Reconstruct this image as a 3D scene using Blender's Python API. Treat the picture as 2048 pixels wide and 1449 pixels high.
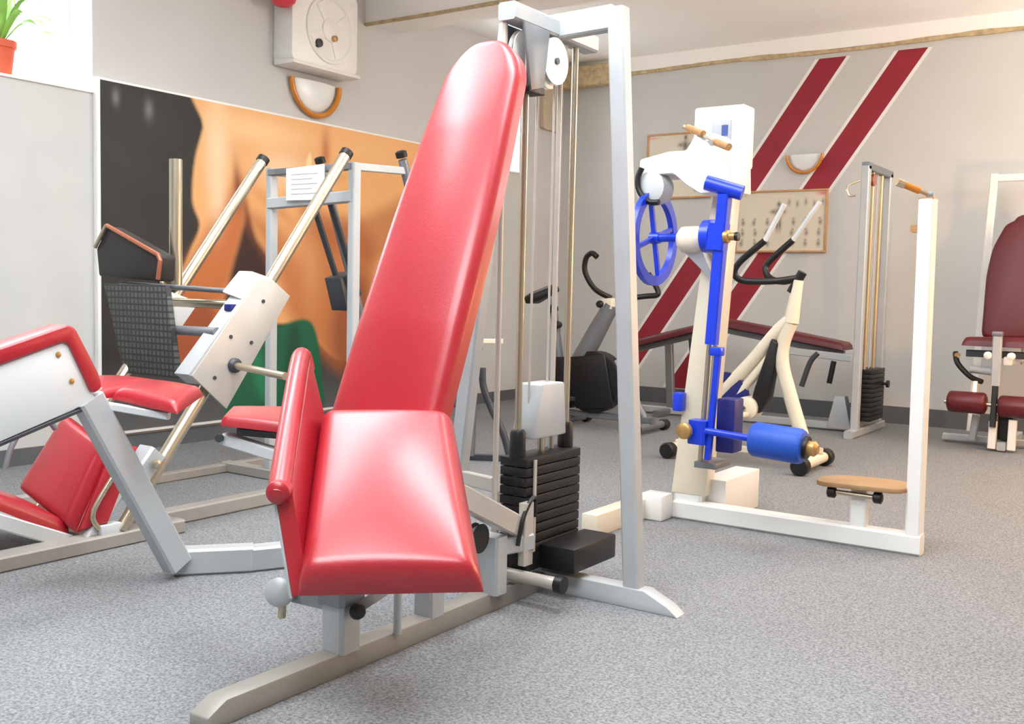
import bpy, bmesh, math, random
import numpy as np
from mathutils import Vector, Matrix, noise

for o in list(bpy.data.objects): bpy.data.objects.remove(o)
S = bpy.context.scene
COL = S.collection
random.seed(4)
PI = math.pi

# ------------------------------------------------------------------ camera
F_PX, PITCH, ROLL, YAW, CAM_H = 2044.0, .0708, .02256, .5977, 1.1
cam_d = bpy.data.cameras.new('camera'); cam = bpy.data.objects.new('camera', cam_d); COL.objects.link(cam)
cam_d.sensor_fit = 'HORIZONTAL'; cam_d.sensor_width = 36.0; cam_d.lens = 36.0 * F_PX / 2048.0
cam_d.clip_start = .05; cam_d.clip_end = 100
fw = Vector((0, math.cos(PITCH), -math.sin(PITCH))); rt = Vector((1, 0, 0)); up = rt.cross(fw)
r2 = math.cos(ROLL) * rt + math.sin(ROLL) * up; u2 = -math.sin(ROLL) * rt + math.cos(ROLL) * up
rm = Matrix((r2, u2, -fw)).transposed()
cam.matrix_world = Matrix.Translation((0, 0, CAM_H)) @ (Matrix.Rotation(YAW, 3, 'Z') @ rm).to_4x4()
S.camera = cam

# ------------------------------------------------------------------ world, lights, exposure
w = bpy.data.worlds.new('daylight'); S.world = w; w.use_nodes = True
w.node_tree.nodes['Background'].inputs[0].default_value = (.93, .97, 1, 1)
w.node_tree.nodes['Background'].inputs[1].default_value = 11.0
S.view_settings.view_transform = 'Standard'; S.view_settings.look = 'None'
S.view_settings.gamma = 1; S.view_settings.use_curve_mapping = False
S.view_settings.exposure = 0.36

def area_light(name, loc, size, power, col, rot=(0, 0, 0)):
    d = bpy.data.lights.new(name, 'AREA'); d.shape = 'RECTANGLE'; d.size, d.size_y = size
    d.energy = power; d.color = col
    o = bpy.data.objects.new(name, d); COL.objects.link(o); o.location = loc; o.rotation_euler = rot
    return o
COOL = (.92, .965, 1); WARM = (1, .5, .17)
UP = (PI, 0, 0)
# added overhead fill lights shine down and brighten the ceiling; warm lamps at right
for loc, size, dn, upw in (((-1.4, .3, 3.05), (2.4, .5), 46, 60), ((-1.3, 2.5, 3.05), (2.0, .5), 30, 46), ((-3.3, 2.4, 3.05), (.5, 2.2), 26, 46), ((-1.6, 5.0, 3.05), (2.4, .5), 6, 40)):
    area_light('overhead_fill', loc, size, dn, COOL)
    area_light('overhead_fill', (loc[0], loc[1], loc[2] + .03), size, upw, COOL, UP)
for y in (7.0, 8.6): area_light('rear_ceiling_fill', (1.6, y, 2.5), (.6, .4), 62, (1, .96, .9), (math.radians(180), math.radians(-35), 0))  # added lights without fixtures, they brighten the ceiling of the rear bay
def point_light(name, loc, r, power, col):
    d = bpy.data.lights.new(name, 'POINT'); d.shadow_soft_size = r; d.energy = power; d.color = col
    o = bpy.data.objects.new(name, d); COL.objects.link(o); o.location = loc
point_light('standing_lamp', (.4, 6.6, 1.25), .14, 88, WARM)
point_light('standing_lamp', (.7, 4.6, 1.4), .14, 34, WARM)

# ------------------------------------------------------------------ materials
def lin(c): return tuple(((x / 255 / 12.92) if x / 255 <= .04045 else ((x / 255 + .055) / 1.055) ** 2.4) for x in c)
MATS = {}
def mat(name, rgb, rough=.5, metal=0.0, coat=0.0, var=.06, scale=6.0, bump=0.0, bscale=80.0, stretch=None, emit=None, spec=None):
    m = bpy.data.materials.new(name); m.use_nodes = True; nt = m.node_tree; b = nt.nodes['Principled BSDF']
    c = lin(rgb)
    tc = nt.nodes.new('ShaderNodeTexCoord'); src = tc.outputs['Object']
    if stretch:
        mp = nt.nodes.new('ShaderNodeMapping'); mp.inputs['Scale'].default_value = stretch
        nt.links.new(src, mp.inputs['Vector']); src = mp.outputs['Vector']
    n = nt.nodes.new('ShaderNodeTexNoise'); n.inputs['Scale'].default_value = scale; n.inputs['Detail'].default_value = 4
    nt.links.new(src, n.inputs['Vector'])
    r = nt.nodes.new('ShaderNodeValToRGB')
    r.color_ramp.elements[0].position = .3; r.color_ramp.elements[1].position = .7
    r.color_ramp.elements[0].color = tuple(max(0, x * (1 - var)) for x in c) + (1,)
    r.color_ramp.elements[1].color = tuple(min(1, x * (1 + var)) for x in c) + (1,)
    nt.links.new(n.outputs['Fac'], r.inputs['Fac']); nt.links.new(r.outputs['Color'], b.inputs['Base Color'])
    b.inputs['Roughness'].default_value = rough; b.inputs['Metallic'].default_value = metal
    b.inputs['Coat Weight'].default_value = coat; b.inputs['Coat Roughness'].default_value = .24
    if spec is not None: b.inputs['Specular IOR Level'].default_value = spec
    if bump:
        n2 = nt.nodes.new('ShaderNodeTexNoise'); n2.inputs['Scale'].default_value = bscale; n2.inputs['Detail'].default_value = 3
        nt.links.new(src, n2.inputs['Vector'])
        bp = nt.nodes.new('ShaderNodeBump'); bp.inputs['Strength'].default_value = bump; bp.inputs['Distance'].default_value = .004
        nt.links.new(n2.outputs['Fac'], bp.inputs['Height']); nt.links.new(bp.outputs['Normal'], b.inputs['Normal'])
    MATS[name] = m
    return m
mat('red', (168, 22, 38), .40, coat=.6, var=.05, scale=5, bump=.12, bscale=160)
mat('darkred', (90, 15, 26), .42, coat=.1, var=.06, bump=.1, bscale=160)
mat('silver', (182, 187, 190), .42, .15, var=.04, scale=9)
mat('chrome', (200, 190, 170), .27, .9, var=.03)
mat('white', (240, 240, 236), .35, coat=.2, var=.02)
mat('cream', (232, 222, 200), .35, coat=.3, var=.03)
mat('panelgrey', (205, 210, 212), .4, var=.02)
mat('floorrail', (164, 160, 154), .5, .1, var=.06)
mat('tanseat', (164, 130, 92), .6, var=.1, scale=8)
mat('rodgold', (196, 176, 138), .35, .6, var=.05)
mat('baserail', (152, 149, 142), .4, .1, var=.05)
mat('plate', (196, 190, 182), .35, .2, var=.03)
mat('black', (18, 18, 20), .42, var=.1)
mat('iron', (26, 26, 28), .5, .2, var=.15, scale=14, bump=.2, bscale=120)
mat('darkgrey', (66, 70, 76), .4, .3, var=.08)
mat('grey', (128, 132, 138), .4, .4, var=.06)
mat('blue', (10, 58, 215), .34, coat=.3, var=.06)
mat('bluepad', (28, 82, 190), .5, var=.06, bump=.1, bscale=150)
mat('navy', (24, 30, 110), .45, var=.08)
mat('gold', (190, 152, 96), .35, .6, var=.08)
mat('copper', (196, 120, 92), .35, .6, var=.08)
mat('wood', (178, 132, 84), .5, var=.18, scale=5, stretch=(3, 14, 14))
mat('amber', (206, 128, 30), .25, coat=.4, var=.12)
mat('paleglass', (236, 240, 240), .3, coat=.3, var=.03)
mat('terracotta', (214, 96, 66), .7, var=.1)
mat('leaf', (136, 186, 84), .5, var=.2, scale=12)
mat('soil', (60, 44, 32), .9, var=.2)
mat('wall', (206, 207, 206), .85, var=.03, scale=1.4, bump=.12, bscale=40)
mat('ceiling', (252, 251, 248), .9, var=.015, scale=1.5, bump=.1, bscale=30)
mat('stripe', (150, 32, 50), .6, var=.06)
mat('stripewhite', (240, 240, 238), .7, var=.02)
mat('baseboard', (92, 96, 100), .6, var=.08)
mat('roughbrown', (196, 176, 140), .85, var=.25, scale=18, bump=.8, bscale=40)
mat('beigepanel', (196, 180, 156), .7, var=.05)
mat('windowframe', (245, 245, 243), .4, var=.01)
mat('paperwhite', (244, 244, 246), .7, var=.02)
mat('boardframe', (196, 150, 104), .5, var=.15, scale=10)
mat('darkboard', (44, 40, 40), .55, var=.15)
mat('redknob', (226, 70, 84), .4, var=.05)
mat('displayblue', (66, 84, 150), .3, var=.1)
mat('displaygrey', (170, 174, 186), .3, var=.05)

def carpet():
    m = bpy.data.materials.new('carpet'); m.use_nodes = True; nt = m.node_tree; b = nt.nodes['Principled BSDF']
    tc = nt.nodes.new('ShaderNodeTexCoord')
    a = nt.nodes.new('ShaderNodeTexNoise'); a.inputs['Scale'].default_value = 110; a.inputs['Detail'].default_value = 5; a.inputs['Roughness'].default_value = .75
    v = nt.nodes.new('ShaderNodeTexNoise'); v.inputs['Scale'].default_value = 1.6; v.inputs['Detail'].default_value = 3
    nt.links.new(tc.outputs['Object'], a.inputs['Vector']); nt.links.new(tc.outputs['Object'], v.inputs['Vector'])
    r = nt.nodes.new('ShaderNodeValToRGB')
    e = r.color_ramp.elements; e[0].position = .36; e[1].position = .64
    e[0].color = lin((104, 106, 109)) + (1,); e[1].color = lin((166, 168, 171)) + (1,)
    nt.links.new(a.outputs['Fac'], r.inputs['Fac'])
    r2 = nt.nodes.new('ShaderNodeValToRGB'); r2.color_ramp.elements[0].color = (.9, .9, .9, 1); r2.color_ramp.elements[1].color = (1, 1, 1, 1)
    nt.links.new(v.outputs['Fac'], r2.inputs['Fac'])
    mx = nt.nodes.new('ShaderNodeMix'); mx.data_type = 'RGBA'; mx.blend_type = 'MULTIPLY'; mx.inputs['Factor'].default_value = 1
    nt.links.new(r.outputs['Color'], mx.inputs['A']); nt.links.new(r2.outputs['Color'], mx.inputs['B'])
    nt.links.new(mx.outputs['Result'], b.inputs['Base Color']); b.inputs['Roughness'].default_value = .95
    b.inputs['Specular IOR Level'].default_value = .1
    bp = nt.nodes.new('ShaderNodeBump'); bp.inputs['Strength'].default_value = .6; bp.inputs['Distance'].default_value = .006
    nt.links.new(a.outputs['Fac'], bp.inputs['Height']); nt.links.new(bp.outputs['Normal'], b.inputs['Normal'])
    MATS['carpet'] = m
carpet()
def rubber_grid():
    m = mat('rubbergrid', (70, 72, 70), .6, var=.1); nt = m.node_tree; b = nt.nodes['Principled BSDF']
    tc = nt.nodes.new('ShaderNodeTexCoord'); mp = nt.nodes.new('ShaderNodeMapping'); mp.inputs['Rotation'].default_value = (PI / 2, 0, 0)
    br = nt.nodes.new('ShaderNodeTexBrick'); br.offset = 0; br.inputs['Scale'].default_value = 1
    br.inputs['Brick Width'].default_value = .03; br.inputs['Row Height'].default_value = .03; br.inputs['Mortar Size'].default_value = .005
    br.inputs['Color1'].default_value = lin((92, 94, 90)) + (1,); br.inputs['Color2'].default_value = lin((80, 82, 80)) + (1,); br.inputs['Mortar'].default_value = lin((50, 52, 52)) + (1,)
    nt.links.new(tc.outputs['Object'], mp.inputs['Vector']); nt.links.new(mp.outputs['Vector'], br.inputs['Vector'])
    nt.links.new(br.outputs['Color'], b.inputs['Base Color'])
rubber_grid()
def print_mat(name, rough):
    m = bpy.data.materials.new(name); m.use_nodes = True; nt = m.node_tree; b = nt.nodes['Principled BSDF']
    a = nt.nodes.new('ShaderNodeVertexColor'); a.layer_name = 'print'
    nt.links.new(a.outputs['Color'], b.inputs['Base Color']); b.inputs['Roughness'].default_value = rough
    MATS[name] = m
print_mat('print_gloss', .5); print_mat('print_matt', .6)
def glass_mat():
    m = bpy.data.materials.new('pane'); m.use_nodes = True; nt = m.node_tree; nt.nodes.remove(nt.nodes['Principled BSDF'])
    t = nt.nodes.new('ShaderNodeBsdfTransparent'); g = nt.nodes.new('ShaderNodeBsdfGlossy'); g.inputs['Roughness'].default_value = .03
    mx = nt.nodes.new('ShaderNodeMixShader'); mx.inputs[0].default_value = .07
    nt.links.new(t.outputs[0], mx.inputs[1]); nt.links.new(g.outputs[0], mx.inputs[2])
    nt.links.new(mx.outputs[0], nt.nodes['Material Output'].inputs[0]); MATS['pane'] = m
glass_mat()

# ------------------------------------------------------------------ mesh helpers
WL = {}
class MB:
    def __init__(s): s.v = []; s.f = []
    def add(s, vs, fs):
        k = len(s.v); s.v += [Vector(x) for x in vs]; s.f += [tuple(i + k for i in f) for f in fs]; return s
    def box(s, lo, hi):
        x0, y0, z0 = lo; x1, y1, z1 = hi
        return s.add([(x0,y0,z0),(x1,y0,z0),(x1,y1,z0),(x0,y1,z0),(x0,y0,z1),(x1,y0,z1),(x1,y1,z1),(x0,y1,z1)],
                     [(0,3,2,1),(4,5,6,7),(0,1,5,4),(1,2,6,5),(2,3,7,6),(3,0,4,7)])
    def prism(s, pts, vec):
        n = len(pts); vec = Vector(vec); a = [Vector(p) for p in pts]; b = [p + vec for p in a]
        return s.add(a + b, [tuple(range(n))[::-1], tuple(range(n, 2 * n))] + [(i, (i + 1) % n, n + (i + 1) % n, n + i) for i in range(n)])
    def bar(s, p0, p1, w, h=None, side=None, c=None, taper=None):
        """square tube from p0 to p1; w along `side`, h across it"""
        h = h or w; p0, p1 = Vector(p0), Vector(p1); d = (p1 - p0).normalized()
        if side is None: side = Vector((0, 0, 1)).cross(d) if abs(d.z) < .9 else Vector((1, 0, 0))
        a = Vector(side); a = (a - d * a.dot(d)).normalized(); b = d.cross(a)
        c = c if c is not None else min(w, h) * .12
        def ring(p, k):
            W, H = w * k / 2, h * k / 2
            return [p + a * x + b * y for x, y in ((W-c,-H),(W,-H+c),(W,H-c),(W-c,H),(-W+c,H),(-W,H-c),(-W,-H+c),(-W+c,-H))]
        vs = ring(p0, 1) + ring(p1, taper or 1)
        return s.add(vs, [tuple(range(8))[::-1], tuple(range(8, 16))] + [(i, (i + 1) % 8, 8 + (i + 1) % 8, 8 + i) for i in range(8)])
    def tube(s, pts, r, n=12, closed=False):
        pts = [Vector(p) for p in pts]; m = len(pts); rings = []
        rs = r if isinstance(r, (list, tuple)) else [r] * m
        prev = None
        for i in range(m):
            if closed: d = pts[(i + 1) % m] - pts[i - 1]
            else: d = pts[min(i + 1, m - 1)] - pts[max(i - 1, 0)]
            d.normalize()
            if prev is None:
                a = Vector((0, 0, 1)) if abs(d.z) < .9 else Vector((1, 0, 0))
            else: a = prev
            a = (a - d * a.dot(d)).normalized(); prev = a; b = d.cross(a)
            rings.append([pts[i] + (a * math.cos(2 * PI * k / n) + b * math.sin(2 * PI * k / n)) * rs[i] for k in range(n)])
        vs = [v for q in rings for v in q]; fs = []
        for i in range(m if closed else m - 1):
            j = (i + 1) % m
            fs += [(i * n + k, i * n + (k + 1) % n, j * n + (k + 1) % n, j * n + k) for k in range(n)]
        if not closed: fs += [tuple(range(n))[::-1], tuple(range((m - 1) * n, m * n))]
        return s.add(vs, fs)
    def lathe(s, o, axis, prof, n=24):
        o = Vector(o); d = Vector(axis).normalized(); a = d.orthogonal().normalized(); b = d.cross(a); vs = []; fs = []
        for t, r in prof:
            vs += [o + d * t + (a * math.cos(2 * PI * k / n) + b * math.sin(2 * PI * k / n)) * max(r, 1e-4) for k in range(n)]
        m = len(prof)
        for i in range(m - 1): fs += [(i * n + k, i * n + (k + 1) % n, (i + 1) * n + (k + 1) % n, (i + 1) * n + k) for k in range(n)]
        fs += [tuple(range(n))[::-1], tuple(range((m - 1) * n, m * n))]
        return s.add(vs, fs)
    def cushion(s, outline, o, ax, ay, thick, dome=.02, rnd=None):
        """padded board: closed outline (2d) in the plane o, ax, ay; it bulges along ax x ay"""
        o = Vector(o); ax = Vector(ax).normalized(); ay = Vector(ay); ay = (ay - ax * ay.dot(ax)).normalized(); nz = ax.cross(ay)
        P = [Vector(p) for p in outline]; n = len(P); ctr = sum(P, Vector((0, 0))) / n
        ar = sum(P[i].x * P[(i+1) % n].y - P[(i+1) % n].x * P[i].y for i in range(n))
        if ar < 0: P = P[::-1]
        nrm = []
        for i in range(n):
            t = (P[(i + 1) % n] - P[i - 1]).normalized(); nrm.append(Vector((-t.y, t.x)))
        rnd = rnd or thick * .5; rows = []
        rows.append((rnd * .6, -thick / 2, 1)); rows.append((rnd * .15, -thick / 2 + rnd * .15, 1)); rows.append((0, -thick / 2 + rnd * .45, 1))
        for k in range(6):
            a = k / 5 * PI / 2; rows.append((rnd * (1 - math.cos(a)), thick / 2 - rnd + rnd * math.sin(a), 1))
        for k in range(1, 9):
            q = 1 - k / 9; rows.append((rnd * 1.0, thick / 2 + dome * (1 - q ** 2.2), q))
        vs = []; fs = []
        for d, z, q in rows:
            for i in range(n):
                p = P[i] + nrm[i] * d; p = ctr + (p - ctr) * q
                vs.append(o + ax * p.x + ay * p.y + nz * z)
        m = len(rows)
        for r in range(m - 1): fs += [(r * n + k, r * n + (k + 1) % n, (r + 1) * n + (k + 1) % n, (r + 1) * n + k) for k in range(n)]
        fs += [tuple(range(n))[::-1], tuple(range((m - 1) * n, m * n))]
        return s.add(vs, fs)
    def quadpad(s, c, thick, dome=.02, rnd=.03, N=18, M_=18):
        """padded board with four corners in space (back left, back right, front right, front left), bulging along the face normal"""
        BL, BR, FR, FL = [Vector(x) for x in c]
        nz = ((BR - BL) + (FR - FL)).cross((BL - FL) + (BR - FR)).normalized()
        def sm(k, N): return .5 - .5 * math.cos(PI * k / N)
        top = []; bot = []
        e = rnd
        for j in range(M_ + 1):
            v = sm(j, M_); L = FL.lerp(BL, v); R = FR.lerp(BR, v)
            for i in range(N + 1):
                u = sm(i, N); p = L.lerp(R, u)
                du = min(u, 1 - u) * (R - L).length; dv = min(v, 1 - v) * (BL - FL).length
                f = lambda d: math.sqrt(max(0, 1 - (1 - min(d, e) / e) ** 2))
                h = f(du) * f(dv)
                dm = dome * (4 * u * (1 - u)) ** .8 * (4 * v * (1 - v)) ** .8
                top.append(p + nz * (thick * h + dm)); bot.append(p)
        vs = top + bot; fs = []; K = (N + 1) * (M_ + 1)
        for j in range(M_):
            for i in range(N):
                a = j * (N + 1) + i
                fs.append((a, a + 1, a + N + 2, a + N + 1)); fs.append((K + a, K + a + N + 1, K + a + N + 2, K + a + 1))
        ring = [i for i in range(N + 1)] + [j * (N + 1) + N for j in range(1, M_ + 1)] + [M_ * (N + 1) + i for i in range(N - 1, -1, -1)] + [j * (N + 1) for j in range(M_ - 1, 0, -1)]
        for q in range(len(ring)):
            a, b = ring[q], ring[(q + 1) % len(ring)]; fs.append((K + a, K + b, b, a))
        return s.add(vs, fs)

def strippad(o, ax, ay, L, wf, thick, back, dome, rnd, N=28, K=60):
    o = Vector(o); ax = Vector(ax).normalized(); ay = Vector(ay).normalized(); nz = ax.cross(ay)
    top = []; bot = []; f = lambda d: math.sqrt(max(0, 1 - (1 - min(d, rnd) / rnd) ** 2))
    for j in range(K + 1):
        v = (.5 - .5 * math.cos(PI * j / K)) * L; w = wf(v)
        for i in range(N + 1):
            u = -math.cos(PI * i / N)
            h = thick * f(max(0, (1 - abs(u)) * w)) * f(v) * f((L - v) * 1.0) + dome * max(0, 1 - u * u) ** .9 * min(1, 4 * v / L, 4 * (L - v) / L)
            p = o + ax * (u * w) + ay * v; top.append(p + nz * h); bot.append(p - nz * back)
    vs = top + bot; fs = []; Q = (N + 1) * (K + 1)
    for j in range(K):
        for i in range(N):
            a = j * (N + 1) + i; fs += [(a, a + 1, a + N + 2, a + N + 1), (Q + a, Q + a + N + 1, Q + a + N + 2, Q + a + 1)]
    rg = list(range(N + 1)) + [j * (N + 1) + N for j in range(1, K + 1)] + [K * (N + 1) + i for i in range(N - 1, -1, -1)] + [j * (N + 1) for j in range(K - 1, 0, -1)]
    fs += [(Q + rg[q], Q + rg[(q + 1) % len(rg)], rg[(q + 1) % len(rg)], rg[q]) for q in range(len(rg))]
    return MB().add(vs, fs)
def spline(pts, k=8, closed=False):
    P = [Vector(p) for p in pts]; n = len(P); out = []
    for i in range(n if closed else n - 1):
        p0 = P[(i - 1) % n] if closed or i > 0 else P[0]; p1 = P[i]; p2 = P[(i + 1) % n]
        p3 = P[(i + 2) % n] if closed or i + 2 < n else P[-1]
        for j in range(k):
            t = j / k
            out.append(.5 * ((2 * p1) + (p2 - p0) * t + (2 * p0 - 5 * p1 + 4 * p2 - p3) * t * t + (3 * p1 - p0 - 3 * p2 + p3) * t ** 3))
    if not closed: out.append(P[-1])
    return out
def rounded(pts, r, k=6, dens=.04):
    """2d polygon with rounded corners, resampled"""
    P = [Vector(p) for p in pts]; n = len(P); out = []
    rr = r if isinstance(r, (list, tuple)) else [r] * n
    for i in range(n):
        a, b, c = P[i - 1], P[i], P[(i + 1) % n]
        d1 = (a - b).normalized(); d2 = (c - b).normalized(); q = min(rr[i], (a - b).length * .48, (c - b).length * .48)
        s0 = b + d1 * q; s1 = b + d2 * q
        for j in range(k + 1):
            t = j / k; out.append((1 - t) ** 2 * s0 + 2 * t * (1 - t) * b + t * t * s1)
    res = []
    for i in range(len(out)):
        a, b = out[i], out[(i + 1) % len(out)]; m = max(1, int((b - a).length / dens))
        for j in range(m): res.append(a.lerp(b, j / m))
    return res

def obj(name, mb, material, parent=None, bevel=0, smooth=True, segs=2):
    me = bpy.data.meshes.new(name)
    lo = Vector([min(v[i] for v in mb.v) for i in range(3)]); hi = Vector([max(v[i] for v in mb.v) for i in range(3)]); c = (lo + hi) / 2
    if parent is None: c.z = lo.z
    me.from_pydata([v - c for v in mb.v], [], mb.f)
    bm = bmesh.new(); bm.from_mesh(me)
    bmesh.ops.remove_doubles(bm, verts=bm.verts, dist=1e-5)
    bmesh.ops.recalc_face_normals(bm, faces=bm.faces)
    if bevel:
        es = [e for e in bm.edges if len(e.link_faces) == 2 and e.calc_face_angle(0) > .5]
        bmesh.ops.bevel(bm, geom=es, offset=bevel, segments=segs, affect='EDGES', profile=.5, clamp_overlap=True)
    bm.to_mesh(me); bm.free()
    if smooth:
        me.shade_smooth(); me.set_sharp_from_angle(angle=math.radians(38))
    me.materials.append(MATS[material])
    o = bpy.data.objects.new(name, me); COL.objects.link(o); o.location = c; WL[o.name] = c.copy()
    if parent is not None:
        o.parent = parent; o.location = c - WL[parent.name]
    return o
def tag(o, label, cat, group=None):
    o['label'] = label; o['category'] = cat
    if group: o['group'] = group
    return o
def thing(name, label, cat, loc, group=None):
    o = bpy.data.objects.new(name, None); COL.objects.link(o); o.location = loc; WL[o.name] = Vector(loc); o.empty_display_size = .1
    return tag(o, label, cat, group)
def struct(name, mb, m, bevel=0, smooth=False, parent=None):
    o = obj(name, mb, m, parent, bevel, smooth)
    if parent is None: o['kind'] = 'structure'
    return o
def copy_part(src, parent, delta):
    c = src.copy(); COL.objects.link(c); c.parent = parent; c.location = src.location + Vector(delta); WL[c.name] = WL[src.name] + Vector(delta); return c

# ------------------------------------------------------------------ the room
XA, YB, ZC, XR, YR = -5.75, 9.30, 3.45, 4.2, -2.8
struct('floor', MB().box((XA - .35, YR - .1, -.08), (XR + .1, YB + .1, 0)), 'carpet')
struct('ceiling', MB().box((XA - .35, YR - .1, ZC), (XR + .1, YB + .1, ZC + .1)), 'ceiling')
wb = struct('wall_back', MB().box((XA - .35, YB, 0), (XR + .1, YB + .12, ZC)), 'wall')
struct('wall_right', MB().box((XR, YR, 0), (XR + .1, YB, ZC)), 'wall')
struct('wall_rear', MB().box((XA - .35, YR - .1, 0), (XR + .1, YR, ZC)), 'wall')
WIN = [(2.2, 3.80, 2.25, 3.05), (7.35, 8.50, 2.25, 2.95)]
def left_wall():
    m = MB(); T = .34; x0, x1 = XA - T, XA
    m.box((x0, YR, 0), (x1, YB, 2.25)); m.box((x0, YR, 3.05), (x1, YB, ZC))
    m.box((x0, YR, 2.25), (x1, 2.2, 3.05)); m.box((x0, 3.80, 2.25), (x1, 7.35, 3.05)); m.box((x0, 8.50, 2.25), (x1, YB, 3.05)); m.box((x0, 7.35, 2.95), (x1, 8.5, 3.05))
    return struct('wall_left', m, 'wall')
left_wall()
for i, (y0, y1, z0, z1) in enumerate(WIN):
    xg = XA - .27
    wroot = struct('window_%d' % (i + 1), MB().box((xg - .03, y0, z0), (xg + .03, y1, z0 + .05)).box((xg - .03, y0, z1 - .05), (xg + .03, y1, z1)).box((xg - .03, y0, z0), (xg + .03, y0 + .05, z1)).box((xg - .03, y1 - .05, z0), (xg + .03, y1, z1)), 'windowframe')
    ym = (y0 + y1) / 2
    obj('mullion', MB().box((xg - .025, ym - .03, z0 + .05), (xg + .025, ym + .03, z1 - .05)), 'windowframe', wroot)
    for a, b in ((y0 + .05, ym - .03), (ym + .03, y1 - .05)):
        obj('pane', MB().box((xg - .004, a, z0 + .05), (xg + .004, b, z1 - .05)), 'pane', wroot)
    obj('window_sill', MB().box((XA - .24, y0 + .002, z0 - .005), (XA + .015, y1 - .002, z0 + .012)), 'windowframe', wroot, .004)
# diagonal paint stripes on the back wall
def stripe(xt, zt, width, zb, m, y):
    k = .683
    xb = xt - (zt - zb) * k
    obj('stripe', MB().prism([(xt, y, zt), (xt + width, y, zt), (xb + width, y, zb), (xb, y, zb)], (0, -.002, 0)), m, wb, smooth=False)
for xt in (-3.05, -2.36):
    stripe(xt - .035, 3.24, .035, .16, 'stripewhite', YB); stripe(xt + .245, 3.24, .035, .16, 'stripewhite', YB)
    stripe(xt, 3.24, .245, .16, 'stripe', YB)
struct('baseboard_back', MB().box((XA, YB - .022, 0), (XR, YB, .15)), 'baseboard')
struct('baseboard_left', MB().box((XA, YR, 0), (XA + .02, YB - .022, .1)), 'baseboard')
# white band over the wall with a rough brown edge, downstand beam
struct('trim_1', MB().box((XA, YB - .03, 3.31), (XR, YB, ZC)), 'ceiling')
def rough_strip(x0, x1, y, z, h, d, seed):
    m = MB(); n = int((x1 - x0) / .06); R = random.Random(seed); vs = []
    for i in range(n + 1):
        x = x0 + (x1 - x0) * i / n; a = z + .018 * (noise.noise(Vector((x * .9, seed, 0)))) ; hh = h * (.5 + .5 * abs(noise.noise(Vector((x * 2.1, seed + 5, 0)))))
        vs += [(x, y, a - hh), (x, y - d, a - hh), (x, y - d, a + hh), (x, y, a + hh)]
    fs = [(0, 1, 2, 3), tuple(4 * n + k for k in (3, 2, 1, 0))]
    for i in range(n):
        fs += [(4 * i + k, 4 * i + 4 + k, 4 * i + 4 + (k + 1) % 4, 4 * i + (k + 1) % 4) for k in range(4)]
    return m.add(vs, fs)
struct('trim_2', rough_strip(XA + .5, XR, YB, 3.30, .028, .035, 3), 'roughbrown')
beam = struct('trim_3', MB().box((XA, 6.24, 3.21), (XR, 6.62, ZC)), 'ceiling')
struct('trim_4', rough_strip(XA, XR, 6.262, 3.20, .018, .035, 9), 'roughbrown')
struct('trim_5', MB().box((XA + .03, YB - .16, 3.19), (XA + .62, YB - .03, 3.40)), 'roughbrown', .02)
tag(obj('wall_panel', MB().prism([(XA, p.x, p.y) for p in rounded([(8.84, 3.28), (9.2, 3.28), (9.2, 2.74), (8.84, 2.74)], .05)], (.05, 0, 0)), 'beigepanel'), 'beige wall panel with rounded lower corners by the far corner', 'panel')

# ------------------------------------------------------------------ mural on the left wall
def sdf(poly, Y, Z):
    P = np.array(poly, float); n = len(P); d = np.full(Y.shape, 1e9); ins = np.zeros(Y.shape, bool)
    for i in range(n):
        a, b = P[i], P[(i + 1) % n]; e = b - a
        t = np.clip(((Y - a[0]) * e[0] + (Z - a[1]) * e[1]) / (e @ e), 0, 1)
        d = np.minimum(d, np.hypot(Y - a[0] - t * e[0], Z - a[1] - t * e[1]))
        c = ((a[1] > Z) != (b[1] > Z)) & (Y < (b[0] - a[0]) * (Z - a[1]) / (b[1] - a[1] + 1e-12) + a[0]); ins ^= c
    return np.where(ins, d, -d)
def smooth_poly(p, k=6): return [(v.x, v.y) for v in spline([(a, b, 0) for a, b in p], k, True)]
def print_sheet(name, parent, axis, const, u0, u1, v0, v1, nu, nv, paint, m, thick=.004):
    """flat print: grid of vertices with a colour each; axis 'x' stands on the plane X=const (u = Y), axis 'y' on Y=const (u = X)"""
    us = np.linspace(u0, u1, nu); vs = np.linspace(v0, v1, nv); U, Vv = np.meshgrid(us, vs)
    col = paint(U, Vv)
    cu, cv = (u0 + u1) / 2, (v0 + v1) / 2
    vert = [((0, u - cu, v - cv) if axis == 'x' else (u - cu, 0, v - cv)) for v in vs for u in us]
    f = [(j * nu + i, j * nu + i + 1, (j + 1) * nu + i + 1, (j + 1) * nu + i) for j in range(nv - 1) for i in range(nu - 1)]
    me = bpy.data.meshes.new(name); me.from_pydata(vert, [], f)
    at = me.color_attributes.new('print', 'FLOAT_COLOR', 'POINT')
    c4 = np.ones((nu * nv, 4), np.float32); c4[:, :3] = col.reshape(-1, 3); at.data.foreach_set('color', c4.ravel())
    me.materials.append(MATS[m]); o = bpy.data.objects.new(name, me); COL.objects.link(o)
    c = Vector((const, cu, cv)) if axis == 'x' else Vector((cu, const, cv))
    WL[o.name] = c; o.parent = parent; o.location = c - WL[parent.name]
    return o
def L3(*c): return np.array(lin(c))
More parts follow.
